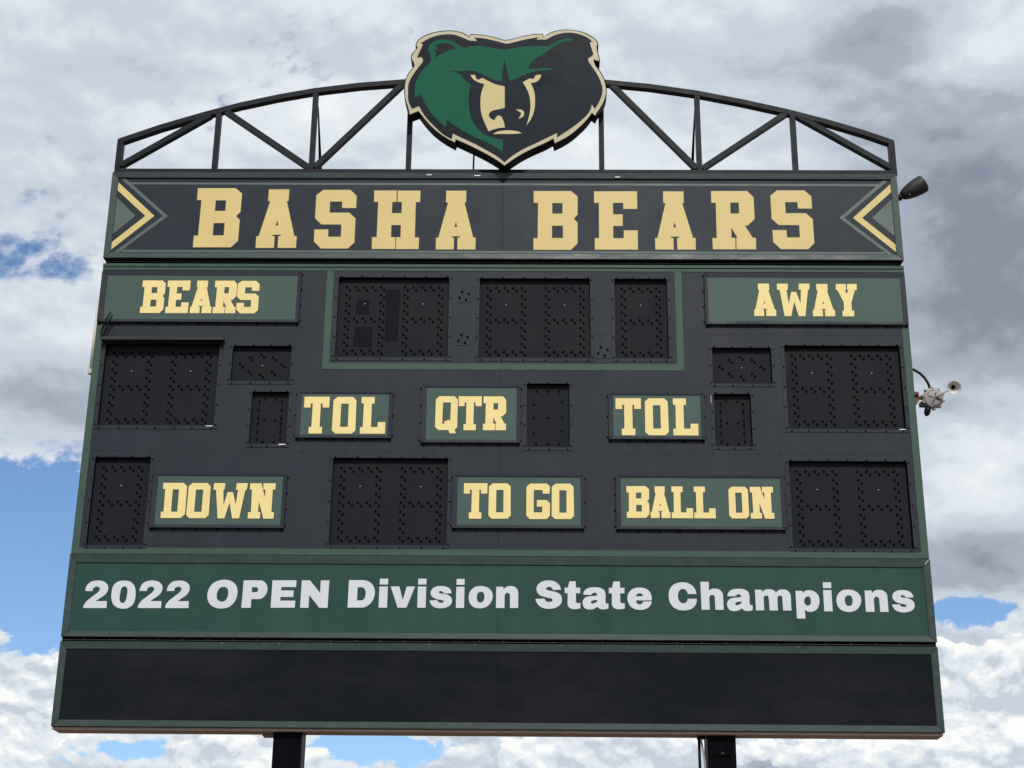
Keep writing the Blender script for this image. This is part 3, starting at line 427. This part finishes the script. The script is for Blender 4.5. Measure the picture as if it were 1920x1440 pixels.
# ------------------------------------------------------------------ scoreboard cabinet
sb = empty('scoreboard', (0, 0.1, 5.30)); tag(sb, 'black scoreboard cabinet with unlit digit windows and green label panels, between header and banner', 'scoreboard')
boxo('cabinet', -HW + .004, HW - .004, 0.070, 0.205, 5.306, 8.165, 'charcoal_sheet', sb)
WIN = {'home': (-3.699, -2.631, 6.527, 7.341), 'home_foul': (-2.506, -1.956, 6.97, 7.324), 'home_tol': (-2.294, -1.954, 6.354, 6.865),
       'clock_a': (-1.548, -0.498, 7.213, 8.034), 'clock_b': (-0.209, 0.834, 7.211, 8.028), 'clock_c': (1.065, 1.562, 7.211, 8.028),
       'quarter': (0.243, 0.635, 6.337, 6.958), 'away_foul': (1.965, 2.511, 6.966, 7.325), 'away_tol': (1.964, 2.301, 6.352, 6.864),
       'away': (2.637, 3.704, 6.525, 7.349), 'down': (-3.685, -3.176, 5.392, 6.221), 'to_go': (-1.514, -0.467, 5.406, 6.225), 'ball_on': (2.618, 3.684, 5.399, 6.216)}
def face_sheet(x0, x1, z0, z1):
    xs = {x0, x1}; zs = {z0, z1}
    holes = [h for h in WIN.values() if h[0] < x1 and h[1] > x0 and h[2] < z1 and h[3] > z0]
    for h in holes:
        for a in (h[0], h[1]):
            if x0 < a < x1: xs.add(a)
        for a in (h[2], h[3]):
            if z0 < a < z1: zs.add(a)
    xs = sorted(xs); zs = sorted(zs); bm = bmesh.new()
    vv = {}
    def vt(i, j, y):
        k = (i, j, y)
        if k not in vv: vv[k] = bm.verts.new((xs[i], y, zs[j]))
        return vv[k]
    solid = {}
    for i in range(len(xs) - 1):
        for j in range(len(zs) - 1):
            cx, cz = (xs[i] + xs[i+1]) / 2, (zs[j] + zs[j+1]) / 2
            solid[i, j] = not any(h[0] < cx < h[1] and h[2] < cz < h[3] for h in holes)
    for (i, j), s in solid.items():
        if not s: continue
        for y in (0.0, 0.003): bm.faces.new((vt(i, j, y), vt(i+1, j, y), vt(i+1, j+1, y), vt(i, j+1, y)))
        for (di, dj, a, b) in ((-1, 0, (i, j), (i, j+1)), (1, 0, (i+1, j), (i+1, j+1)), (0, -1, (i, j), (i+1, j)), (0, 1, (i, j+1), (i+1, j+1))):
            if not solid.get((i + di, j + dj), False):
                bm.faces.new((vt(*a, 0.0), vt(*b, 0.0), vt(*b, 0.003), vt(*a, 0.003)))
    return link('face_panel', bm, 'charcoal_sheet', sb)
ZR = (5.306, 6.279, 7.452, 8.098)
for k in range(3):
    for xa, xb in ((-HW + .001, -0.0012), (0.0012, HW - .001)):
        face_sheet(xa, xb, ZR[k] + .0008, ZR[k + 1] - .0008)
# the sheet over the clock seams is one width: rivet rows along the seams
rb = bmesh.new()
def rivet(x, z, y=0.0, r=0.0062, h=0.004): lathe(rb, [(0, r), (h * .6, r * .8), (h, r * .35)], (x, y, z), (0, -1, 0), 6, False)
for x0, x1, z in ((-3.65, -1.89, 7.470), (-3.65, -1.89, 7.434), (1.95, 3.70, 7.470), (1.95, 3.70, 7.434), (-3.57, 3.72, 6.296), (-3.57, 3.72, 6.264)):
    n = round((x1 - x0) / 0.196)
    for k in range(n + 1): rivet(x0 + (x1 - x0) * k / n + random.uniform(-.004, .004), z)
for z in (5.63, 5.95, 6.60, 6.95, 7.20, 7.60, 7.83):
    for x in (-1.87, 1.90): rivet(x, z); 
o = link('rivets', rb, 'charcoal_trim', sb, kind='stuff'); rb = bmesh.new()
# green bands
boxo('edge_band', -HW, HW, -0.012, 0.021, 8.134, 8.166, 'strip_green', sb, 0.002)
boxo('edge_band', -HW, HW, -0.004, 0.0695, 8.0995, 8.131, 'strip_green', sb, 0.001)
boxo('edge_band', -HW, HW, -0.0035, -0.0004, 5.312, 5.370, 'strip_green', sb)
boxo('ledge', -HW + .02, HW - .02, -0.006, 0.02, 8.184, 8.190, 'charcoal_trim', sb)
boxo('gap_shade_plate', -HW + .02, HW - .02, 0.012, 0.02, 8.167, 8.211, 'black_and_shade', sb)  # near-black sheet painting the shade in the gap under the header
for s in (-1, 1):
    a, b = sorted((s * HW, s * 3.744)); boxo('side_band', a, b, -0.0035, -0.0004, 5.3705, 7.548, 'strip_green', sb)
for x0, x1, z, y in ((-3.75, 3.75, 8.150, -.012), (-3.60, 3.74, 5.316, -.0035)):
    n = round((x1 - x0) / 0.21)
    for k in range(n + 1): rivet(x0 + (x1 - x0) * k / n + random.uniform(-.01, .01), z, y, .0055)
for s in (-1, 1):
    for k in range(10): rivet(s * 3.80, 5.42 + .205 * k + random.uniform(-.01, .01), -.0035, .006)
for k in range(16): rivet(-1.60 + k * .211, 7.094, -.003, .0055)
link('rivets', rb, 'strip_green', sb, kind='stuff')
# green outline round the clock
y0_, y1_ = -0.003, -0.0003
slab('outline_stripe', [(-1.663, 8.097), (-1.598, 8.097), (-1.598, 7.090), (-1.663, 7.090)], y0_, y1_, 'strip_green', sb)
slab('outline_stripe', [(1.637, 8.097), (1.701, 8.097), (1.701, 7.090), (1.637, 7.090)], y0_, y1_, 'strip_green', sb)
slab('outline_stripe', [(-1.5975, 7.153), (1.6365, 7.153), (1.6365, 7.090), (-1.5975, 7.090)], y0_, y1_, 'strip_green', sb)

# digit windows -------------------------------------------------------------
G_ = 0.0817
def digit_pts(x, zt):
    p = []
    for r in range(9):
        for c in range(5):
            if r in (0, 4, 8) or c in (0, 4): p.append((x + c * G_, zt - r * G_)); p.append((x + c * G_ + .030, zt - r * G_ - .031))
    return p
SMALL = [(0.345, 0.885), (0.655, 0.885), (0.19, 0.834), (0.805, 0.834), (0.181, 0.681), (0.808, 0.681), (0.184, 0.525), (0.808, 0.525), (0.348, 0.477), (0.652, 0.477), (0.186, 0.425), (0.806, 0.425), (0.184, 0.268), (0.805, 0.268), (0.181, 0.115), (0.809, 0.115), (0.341, 0.065), (0.647, 0.065)]
QTRP = [(0.233, 0.901), (0.498, 0.902), (0.759, 0.903), (0.17, 0.69), (0.826, 0.74), (0.171, 0.485), (0.495, 0.486), (0.825, 0.487), (0.165, 0.235), (0.825, 0.276), (0.228, 0.067), (0.493, 0.068), (0.757, 0.069)]
FOUL = [(0.481, 0.793), (0.286, 0.713), (0.678, 0.716), (0.127, 0.517), (0.83, 0.522), (0.283, 0.317), (0.675, 0.319), (0.477, 0.233)]
def hood(bm, x, z, y, r=0.0122): lathe(bm, [(0, r), (0.007, r * .96)], (x, y, z), (0, -1, 0), 10, False)
DEPTH = 0.045
def digit_window(key, label):
    x0, x1, z0, z1 = WIN[key]; two = key in ('home', 'away', 'clock_a', 'clock_b', 'to_go', 'ball_on')
    yb = DEPTH; t = 0.002
    bm = bmesh.new()                                             # tray: back and four reveals; top and sides carry painted shade
    box(bm, x0 - t, x1 + t, yb, yb + .004, z0 - t, z1 + t, 0)
    box(bm, x0 - t, x0, 0.0035, yb, z0, z1, 1); box(bm, x1, x1 + t, 0.0035, yb, z0, z1, 1)
    box(bm, x0 - t, x1 + t, 0.0035, yb, z1, z1 + t, 1); box(bm, x0 - t, x1 + t, 0.0035, yb, z0 - t, z0, 0)
    wn = link('digit_window', bm, ['tray_black', 'black_and_shade'], sb, label=label)
    f = 0.034
    for a in ((x0 - f, x0 - .001, z0 - .0, z1 + .008), (x1 + .001, x1 + f, z0 - .0, z1 + .008), (x0 - f, x1 + f, z0 - f, z0 - .001)):
        a = list(a)
        if a[0] < -3.742: a[0] = -3.742
        if a[1] > 3.742: a[1] = 3.742
        boxo('flange', a[0], a[1], -0.005, -0.0005, a[2], a[3], 'charcoal_sheet', wn, 0.001)
    bm = bmesh.new(); n = max(2, round((x1 - x0) / 0.192)); m_ = max(2, round((z1 - z0) / 0.19))
    def bolt(x, z, y=-0.006): lathe(bm, [(0, .0072), (.005, .0072), (.007, .004)], (x, y, z), (0, -1, 0), 6, False)
    for k in range(n + 1):
        x = x0 + .02 + (x1 - x0 - .04) * k / n
        bolt(x, z1 + .008, -.001); bolt(x + random.uniform(-.01, .01), z0 - .022)
    for k in range(m_ + 1):
        z = z0 + .01 + (z1 - z0 - .03) * k / m_
        bolt(x0 - .018 if x0 > -3.69 else x0 - .02, z); bolt(x1 + .018, z)
    link('bolts', bm, 'black_and_shade', wn, kind='stuff')
    bm = bmesh.new(); sc_ = []
    if two or key in ('clock_c', 'down'):
        for xx in ([x0 + .074, x0 + .074 + .552] if two else [x0 + .072]):
            for p in digit_pts(xx, z1 - .083): hood(bm, p[0], p[1], yb)
            sc_.append((xx + .177, z1 - .258))
    elif key.endswith('tol'):
        for p in SMALL: hood(bm, x0 + p[0] * (x1 - x0), z0 + p[1] * (z1 - z0), yb, .0105)
    elif key == 'quarter':
        for p in QTRP: hood(bm, x0 + p[0] * (x1 - x0), z0 + p[1] * (z1 - z0), yb, .011)
    else:
        for p in FOUL:
            x, z = x0 + p[0] * (x1 - x0), z0 + p[1] * (z1 - z0); hood(bm, x, z, yb); hood(bm, x + .026, z - .026, yb)
        sc_.append((x0 + .506 * (x1 - x0), z0 + .481 * (z1 - z0)))
    link('lamp_hoods', bm, 'hood_black', wn, kind='stuff')
    if key.endswith('tol'):
        bm = bmesh.new()                                         # faint punched rows of the small numeral boards
        for cx_ in (x0 + .19 * (x1 - x0), x0 + .81 * (x1 - x0)):
            for k in range(22): box(bm, cx_ - .006, cx_ + .006, yb - .0015, yb - .0002, z0 + .05 + k * .0185, z0 + .056 + k * .0185)
        link('punched_rows', bm, 'hood_black', wn, kind='stuff')
    for x, z in sc_:
        bm = bmesh.new(); lathe(bm, [(0, .0062), (.002, .0058), (.004, .003)], (x, yb, z), (0, -1, 0), 8, False); link('screw', bm, 'screw_white', wn)
    return wn
wins = {}
for k, l in (('home', 'two-digit window under the BEARS label'), ('home_foul', 'small window with a ring of lamps right of the home score window'), ('home_tol', 'one-digit window left of the left TOL label'),
             ('clock_a', 'two-digit window at the left of the clock, with darker patches'), ('clock_b', 'two-digit window in the middle of the clock'), ('clock_c', 'one-digit window at the right of the clock'),
             ('quarter', 'one-digit window right of the QTR label'), ('away_foul', 'small window with a ring of lamps left of the away score window'), ('away_tol', 'one-digit window right of the right TOL label'),
             ('away', 'two-digit window under the AWAY label'), ('down', 'one-digit window left of the DOWN label'), ('to_go', 'two-digit window left of the TO GO label'), ('ball_on', 'two-digit window right of the BALL ON label')):
    wins[k] = digit_window(k, l)
for q in (((-1.098, 7.925), (-0.965, 7.925), (-0.972, 7.392), (-1.095, 7.392)), ((-1.372, 7.825), (-1.250, 7.82), (-1.255, 7.665), (-1.380, 7.67)), ((-1.380, 7.540), (-1.212, 7.540), (-1.215, 7.335), (-1.392, 7.335))):
    slab('paint_patch', q, DEPTH - .0012, DEPTH - .0002, 'patch_black', wins['clock_a'])
for k, x, z, wd, ht in (('home', -2.70, 6.520, .062, .007), ('home_tol', -2.02, 6.343, .062, .009), ('away', 3.64, 6.517, .06, .007)):
    boxo('sticker_tag', x, x + wd, -.0085, -.0062, z, z + ht, 'tag_white', wins[k])
boxo('sticker_tag', 1.934, 1.941, -.0085, -.0062, 6.77, 6.85, 'cast_grey', wins['away_tol'])
boxo('sticker_tag', 1.052, 1.060, -.0005 - .003, -.0005, 6.02, 6.05, 'tag_white', sb); boxo('sticker_tag', 1.052, 1.060, -.0035, -.0005, 5.585, 5.61, 'tag_white', sb)
vz = bmesh.new(); prism(vz, [V2([(-3.738, 7.384), (-2.585, 7.384), (-2.585, 7.352), (-3.738, 7.352)])], -.075, -.002); bevel(vz, .003)
link('visor', vz, 'charcoal_trim', wins['home'])
# colon and decimal lamp clusters
for cx_, pts in ((-.355, [(-0.373, 7.884), (-0.311, 7.863), (-0.397, 7.823), (-0.335, 7.80)]), (-.355, [(-0.373, 7.443), (-0.313, 7.420), (-0.399, 7.383), (-0.337, 7.360)]), (.950, [(0.930, 7.321), (0.993, 7.296), (0.907, 7.260), (0.966, 7.238)])):
    cz_ = sum(p[1] for p in pts) / 4; cx2 = sum(p[0] for p in pts) / 4
    pn = boxo('lamp_plate', cx2 - .072, cx2 + .072, -.003, -.0004, cz_ - .068, cz_ + .068, 'charcoal_sheet', sb)
    for p in pts:
        bm = bmesh.new(); hood(bm, p[0], p[1], -.003); link('lamp_hood', bm, 'hood_black', pn)

# label panels --------------------------------------------------------------
LAB = {'BEARS': (-3.747, -1.938, 7.582, 8.032), 'AWAY': (1.943, 3.757, 7.580, 8.031), 'TOLL': (-1.827, -1.025, 6.436, 6.833), 'QTR': (-0.677, 0.150, 6.396, 6.899),
       'TOLR': (1.037, 1.835, 6.437, 6.833), 'DOWN': (-3.085, -1.956, 5.580, 6.033), 'TOGO': (-0.375, 0.731, 5.591, 6.037), 'BALLON': (1.093, 2.525, 5.589, 6.038)}
WORDS = {'BEARS': 'green panel reading BEARS over the home score', 'AWAY': 'green panel reading AWAY over the visiting score', 'TOLL': 'green panel reading TOL left of the QTR label', 'QTR': 'green panel reading QTR',
         'TOLR': 'green panel reading TOL right of the quarter digit', 'DOWN': 'green panel reading DOWN', 'TOGO': 'green panel reading TO GO', 'BALLON': 'green panel reading BALL ON'}
for k, (x0, x1, z0, z1) in LAB.items():
    p = boxo('label_panel', x0 - .004, x1 + .004, -.026, -.0005, z0 - .004, z1 + .004, 'label_green', sb, label=WORDS[k])
    big = k in ('BEARS', 'AWAY')
    X0, X1, Z0, Z1 = x0 - .045, x1 + .035, z0 - .031, z1 + (.046 if big else .022)
    if k == 'BEARS': X0 = -3.806
    if k == 'AWAY': X0, X1 = x0 - .030, 3.806
    frame4(p, X0, X1, Z0, Z1, x0, x1, z0, z1, -.032, -.029, -.001, 'charcoal_sheet', 'frame_rail', 0.0006)
    for g_, x, z, wd, H in PLACE[k]:
        zz = sum(q[2] for q in PLACE[k]) / len(PLACE[k])
        letter(p, SLAB, g_, x, zz, wd, H, -.0262, 'gold_label', 0.0048, .0016)
    bm = bmesh.new(); n = round((X1 - X0) / .195)
    for i in range(n + 1):
        x = X0 + .02 + (X1 - X0 - .04) * i / n
        box(bm, x - .005, x + .005, -.014, -.001, Z0 - .020, Z0 - .001)
    for i in range(max(2, round((Z1 - Z0) / .2)) + 1):
        z = Z0 + .03 + (Z1 - Z0 - .05) * i / max(2, round((Z1 - Z0) / .2))
        for xx in (X0 - .010, X1 + .008):
            if -3.74 < xx < 3.74: box(bm, xx - .006, xx + .006, -.010, -.0005, z - .005, z + .005)
    link('clips', bm, 'black_and_shade', p, kind='stuff')
# bent wire hanging at the upper left window corner
bm = bmesh.new(); tube(bm, [(-3.645, -.085, 7.600), (-3.675, -.07, 7.545), (-3.705, -.05, 7.470), (-3.722, -.04, 7.412), (-3.738, -.035, 7.405), (-3.752, -.035, 7.425), (-3.742, -.045, 7.470), (-3.705, -.075, 7.545), (-3.662, -.10, 7.622)], .0085, 6)
link('loose_wire', bm, 'rubber', sb, smooth=True)

# ------------------------------------------------------------------ banner and blank sign
def sign(name, label, z0, z1, iz0, iz1, face, ledge=True, bottom=False):
    r = empty(name, (0, .1, z0)); tag(r, label, 'sign')
    boxo('cabinet', -HW + .004, HW - .004, 0.022, .205, z0 + .004, z1 - .003, 'frame_green', r)
    frame4(r, -HW, HW, z0, z1, -3.748, 3.748, iz0, iz1, -.030, -.024, 0.021, 'frame_green')
    for a, b in ((-3.748, -.0009), (.0009, 3.748)): boxo('face_panel', a, b, -.014, -.002, iz0, iz1, face, r)
    return r
bs = sign('banner_sign', 'dark green banner sign reading 2022 OPEN Division State Champions in white', 4.560, 5.301, 4.612, 5.226, 'banner_green')
for g_, x, z, wd, H in PLACE['CH']: letter(bs, GROT, g_, x, z, wd, H, -.0145, 'white_vinyl', .0022, .0016)
boxo('ledge', -HW + .02, HW - .02, -.010, .02, 4.534, 4.540, 'charcoal_trim', bs)
boxo('gap_shade_plate', -HW + .003, HW - .003, .010, .0195, 4.5215, 4.559, 'black_and_shade', bs)  # near-black sheet, painted shade between banner and blank sign
bm = bmesh.new()
for k in range(34): x = -3.6 + k * .215; box(bm, x - .006, x + .006, -.016, -.010, 4.531, 4.545)
link('clips', bm, 'charcoal_trim', bs, kind='stuff')
ms = sign('blank_sign', 'blank black sign panel in a green frame at the bottom of the board', 3.785, 4.520, 3.842, 4.452, 'blank_black')
boxo('soffit', -HW + .012, HW - .012, -.004, .205, 3.760, 3.7845, 'soffit_metal', ms, .002)
bm = bmesh.new()
for x, s in ((-2.4, .008), (-1.9, .007), (-1.45, .007), (-.6, .006), (-.2, .006), (.55, .006), (1.6, .006), (2.6, .006)): box(bm, x, x + .009, -.0308, -.0295, 4.507, 4.507 + s * .7)
link('scuff_chips', bm, 'cast_grey', ms, kind='stuff')
bm = bmesh.new()
prism(bm, [V2([(3.765, 5.245), (3.800, 5.290), (3.792, 5.294), (3.757, 5.250)])], -.0318, -.0285); link('bent_corner', bm, 'cast_grey', bs)

# ------------------------------------------------------------------ arched truss
tr = empty('arched_truss', (0, .03, 9.14)); tag(tr, 'black arched steel tube truss standing on top of the header sign', 'truss')
T0, T1 = 0.0, 0.075
CH = [(-3.806, 9.529), (-3.406, 9.690), (-2.985, 9.834), (-2.624, 9.945), (-2.261, 10.036), (-1.900, 10.110), (-1.450, 10.174), (-0.980, 10.216), (-.5, 10.238), (0, 10.246), (.5, 10.236), (1.023, 10.212), (1.458, 10.164), (1.915, 10.090), (2.335, 9.998), (2.804, 9.880), (3.198, 9.762), (3.541, 9.645), (3.830, 9.529)]
up = [Vector(p) for p in CH]; lo = []
for i, p in enumerate(up):
    d = (up[min(i + 1, len(up) - 1)] - up[max(i - 1, 0)]).normalized(); lo.append(p - Vector((-d.y, d.x)) * .053)
bm = bmesh.new(); prism(bm, [up + lo[::-1]], T0, T1); link('top_chord', bm, 'truss_paint', tr)
boxo('bottom_rail', -3.808, 3.830, T0 - .002, T1, 9.139, 9.197, 'truss_paint', tr, .003)
def member(name, a, b, w_=.050, y0=.002, y1=.072):
    bm = bmesh.new(); bar(bm, a, b, w_, y0, y1); return link(name, bm, 'truss_paint', tr)
member('end_post', (-3.780, 9.196), (-3.780, 9.520), .058, 0.001, .074); member('end_post', (3.800, 9.196), (3.800, 9.515), .058, .001, .074)
for x, z in ((-2.832, 9.872), (-1.881, 10.066), (-0.931, 10.18), (0.962, 10.18), (1.915, 10.044), (2.851, 9.838)): member('upright', (x, 9.196), (x, z))
for a, b in (((-3.752, 9.245), (-2.915, 9.812)), ((-2.760, 9.850), (-1.905, 9.225)), ((-1.850, 9.225), (-1.005, 10.185)), ((1.060, 10.180), (1.885, 9.225)), ((1.945, 9.225), (2.800, 9.850)), ((2.890, 9.822), (3.775, 9.240))):
    member('diagonal', a, b, .052, .004, .070)
for x, x2 in ((-1.858, -1.806), (1.898, 1.856)):
    bm = bmesh.new(); v = [bm.verts.new(p) for p in ((x - .005, .076, 9.93), (x + .005, .076, 9.93), (x2 - .026, .42, 8.9), (x2 + .018, .42, 8.9), (x - .005, .084, 9.95), (x + .005, .084, 9.95), (x2 - .026, .47, 8.9), (x2 + .018, .47, 8.9))]
    for f in ((0, 1, 3, 2), (4, 6, 7, 5), (0, 2, 6, 4), (1, 5, 7, 3), (0, 4, 5, 1), (2, 3, 7, 6)): bm.faces.new([v[i] for i in f])
    link('rear_brace', bm, 'black_and_shade', tr)
bm = bmesh.new(); tube(bm, [(-.285, .10, 9.9), (-.312, .30, 9.0)], .009, 6); link('rear_brace', bm, 'rubber', tr)

# ------------------------------------------------------------------ bear head emblem
em = empty('bear_emblem', (0.01, -.07, 9.15)); tag(em, 'cut-out bear head emblem in green, black and gold on top of the arched truss', 'emblem')
def lay(name, key, yf, yb, m, smooth=4):
    bm = bmesh.new(); prism(bm, [crv(LOGO[key], smooth)], yf, yb); return link(name, bm, m, em)
YF = -.140
lay('can', 'outer', YF, -.004, 'emblem_can')
lay('gold_border', 'gold', YF - .002, YF + .0005, 'emblem_gold')
lay('dark_face', 'dark', YF - .0035, YF - .0018, 'emblem_dark')
lay('green_face', 'green', YF - .005, YF - .0033, 'emblem_green')
lay('inner_ear', 'ear', YF - .0065, YF - .0048, 'emblem_dark')
for n_, k in (('muzzle', 'muzzle'), ('eye', 'eye'), ('nostril', 'nostril'), ('mouth', 'mouth')):
    lay(n_, k, YF - .0055, YF - .0034, 'emblem_gold_face')

# ------------------------------------------------------------------ loudspeaker on the right edge
ls = empty('loudspeaker', (3.83, .1, 8.97)); tag(ls, 'small dark bullet-shaped loudspeaker on the right edge of the header sign', 'speaker')
ax = (0.852, -0.04, 0.52); og = (3.868, .1, 8.962)
bm = bmesh.new(); lathe(bm, [(0, .018), (.010, .036), (.035, .052), (.08, .068), (.14, .081), (.20, .0875), (.255, .0895), (.262, .088), (.262, .080), (.20, .074)], og, ax, 32)
smooth_by_angle(link('housing', bm, 'speaker_grey', ls, smooth=True))
bm = bmesh.new(); lathe(bm, [(.250, .079), (.253, .02)], og, ax, 24); link('grille', bm, 'black_and_shade', ls)
bm = bmesh.new(); lathe(bm, [(0, .034), (.065, .032)], (3.806, .1, 8.945), (1, 0, 0.12), 14); link('wall_bracket', bm, 'rubber', ls)
bm = bmesh.new(); lathe(bm, [(0, .006), (.006, .005)], Vector(og) + Vector((0.075, -.055, -.005)), (0, -1, -.6), 8); link('screw', bm, 'cast_grey', ls)

# ------------------------------------------------------------------ signal horn
sh = empty('signal_horn', (3.99, .08, 6.86)); tag(sh, 'weathered grey electric signal horn with a small trumpet on the right edge of the scoreboard', 'horn')
hc = Vector((3.995, .10, 6.862)); ha = Vector((0.10, -0.97, -0.20)).normalized()
bm = bmesh.new(); lathe(bm, [(-.075, .05), (-.060, .074), (-.01, .082), (.0, .098), (.022, .098), (.024, .090), (.040, .086), (.050, .066), (.056, .0)], hc, ha, 36, True, False)
smooth_by_angle(link('body', bm, 'cast_grey', sh, smooth=True))
ea = ha.orthogonal().normalized(); eb = ha.cross(ea)
for k in range(10):
    t = 2 * math.pi * k / 10 + .25; c = hc + (ea * math.cos(t) + eb * math.sin(t)) * .098
    bm = bmesh.new(); lathe(bm, [(-.012, .014), (.028, .014), (.034, .008)], c, ha, 8); link('lug', bm, 'cast_grey', sh)
for k in range(4):
    t = 2 * math.pi * k / 4 + .45; d_ = ea * math.cos(t) + eb * math.sin(t)
    bm = bmesh.new(); tube(bm, [hc + ha * .056 + d_ * .016, hc + ha * .050 + d_ * .060], .0045, 6); link('rib', bm, 'rubber', sh)
for a0 in (0.6, 0.6 + math.pi):
    bm = bmesh.new(); tube(bm, [hc + ha * .047 + (ea * math.cos(a0 + a0 * 0 + u * .13) + eb * math.sin(a0 + u * .13)) * .070 for u in range(12)], .0035, 5); link('groove_ring', bm, 'rubber', sh)
st = hc + ha * .05; bc = Vector((4.146, -.115, 6.889)); bd = (Vector((0.316, -13.795, 1.603)) - bc + Vector((2.5, 0, -1.0))).normalized()
bm = bmesh.new(); tube(bm, [st, st.lerp(bc - bd * .085, .5), bc - bd * .085], [.011, .010, .012], 10); link('stem', bm, 'horn_grey', sh, smooth=True)
bm = bmesh.new(); lathe(bm, [(-.105, .012), (-.09, .016), (-.055, .025), (-.025, .042), (-.006, .058), (.0, .064), (.002, .062), (-.008, .054), (-.028, .036), (-.055, .020), (-.09, .010)], bc, bd, 32)
smooth_by_angle(link('bell', bm, 'horn_grey', sh, smooth=True), 60)
bm = bmesh.new(); lathe(bm, [(-.085, .0125), (-.060, .0180)], bc, bd, 20, True, True); link('throat', bm, 'hood_black', sh)
bm = bmesh.new(); tube(bm, [(3.806, .1, 7.160), (3.850, .1, 7.148), (3.900, .1, 7.115), (3.940, .1, 7.070), (3.970, .1, 7.012), (3.984, .1, 6.945)], .0125, 10); link('conduit', bm, 'rubber', sh, smooth=True)
boxo('bracket', 3.812, 3.866, .06, .14, 6.885, 6.918, 'rust', sh, .004)
bm = bmesh.new(); tube(bm, [(3.835, .1, 6.895), (3.868, .1, 6.870), (3.905, .1, 6.868)], .020, 8); link('bracket', bm, 'rust', sh)
bm = bmesh.new(); prism(bm, [V2([(3.814, 6.850), (3.862, 6.862), (3.868, 6.838), (3.842, 6.800), (3.818, 6.788)])], .07, .13); link('bracket', bm, 'rust', sh)
bm = bmesh.new(); lathe(bm, [(0, .024), (.03, .030), (.075, .027), (.095, .012)], (3.952, .10, 6.785), (-.28, 0, -.96), 14); link('plug', bm, 'rubber', sh, smooth=True)
bm = bmesh.new(); prism(bm, [V2([(3.868, 6.815), (3.902, 6.838), (3.935, 6.80), (3.925, 6.780), (3.872, 6.782)])], .08, .12); link('mounting_foot', bm, 'rubber', sh)

# ------------------------------------------------------------------ pipes
pp = empty('beige_pipe', (-3.884, .25, 3.8)); tag(pp, 'beige plastic pipe running up behind the left edge of the scoreboard', 'pipe')
bm = bmesh.new(); tube(bm, [(-3.886, .25, 7.15), (-3.886, .25, 7.90)], .023, 14); link('pipe_section', bm, 'pvc_beige', pp, smooth=True)
bm = bmesh.new(); lathe(bm, [(0, .020), (.008, .030), (.045, .030), (.05, .023)], (-3.888, .25, 7.125), (0, 0, 1), 14); link('coupling', bm, 'pvc_beige', pp)
bm = bmesh.new(); tube(bm, [(-3.872, .25, 3.8), (-3.872, .25, 7.13)], .013, 10); link('pipe_section', bm, 'pvc_beige', pp)
cd_ = empty('cable_conduit', (1.735, .12, 0)); tag(cd_, 'thin black conduit with a grey cable running down beside the right steel post', 'conduit')
bm = bmesh.new(); tube(bm, [(1.738, .12, 0), (1.738, .12, 3.758)], .0125, 10); link('conduit_tube', bm, 'rubber', cd_, smooth=True)
bm = bmesh.new(); tube(bm, [(1.752, .10, 3.757), (1.757, .10, 3.70), (1.770, .10, 3.62), (1.779, .10, 3.54), (1.781, .10, 3.40), (1.776, .10, 2.0), (1.776, .10, .1)], .009, 8); link('cable', bm, 'cast_grey', cd_, smooth=True)
bm = bmesh.new(); box(bm, 1.722, 1.79, .085, .16, 3.7395, 3.7585); link('junction_clamp', bm, 'steel_black', cd_)
for o in bpy.data.objects:
    if '_w' in o.keys(): del o['_w']
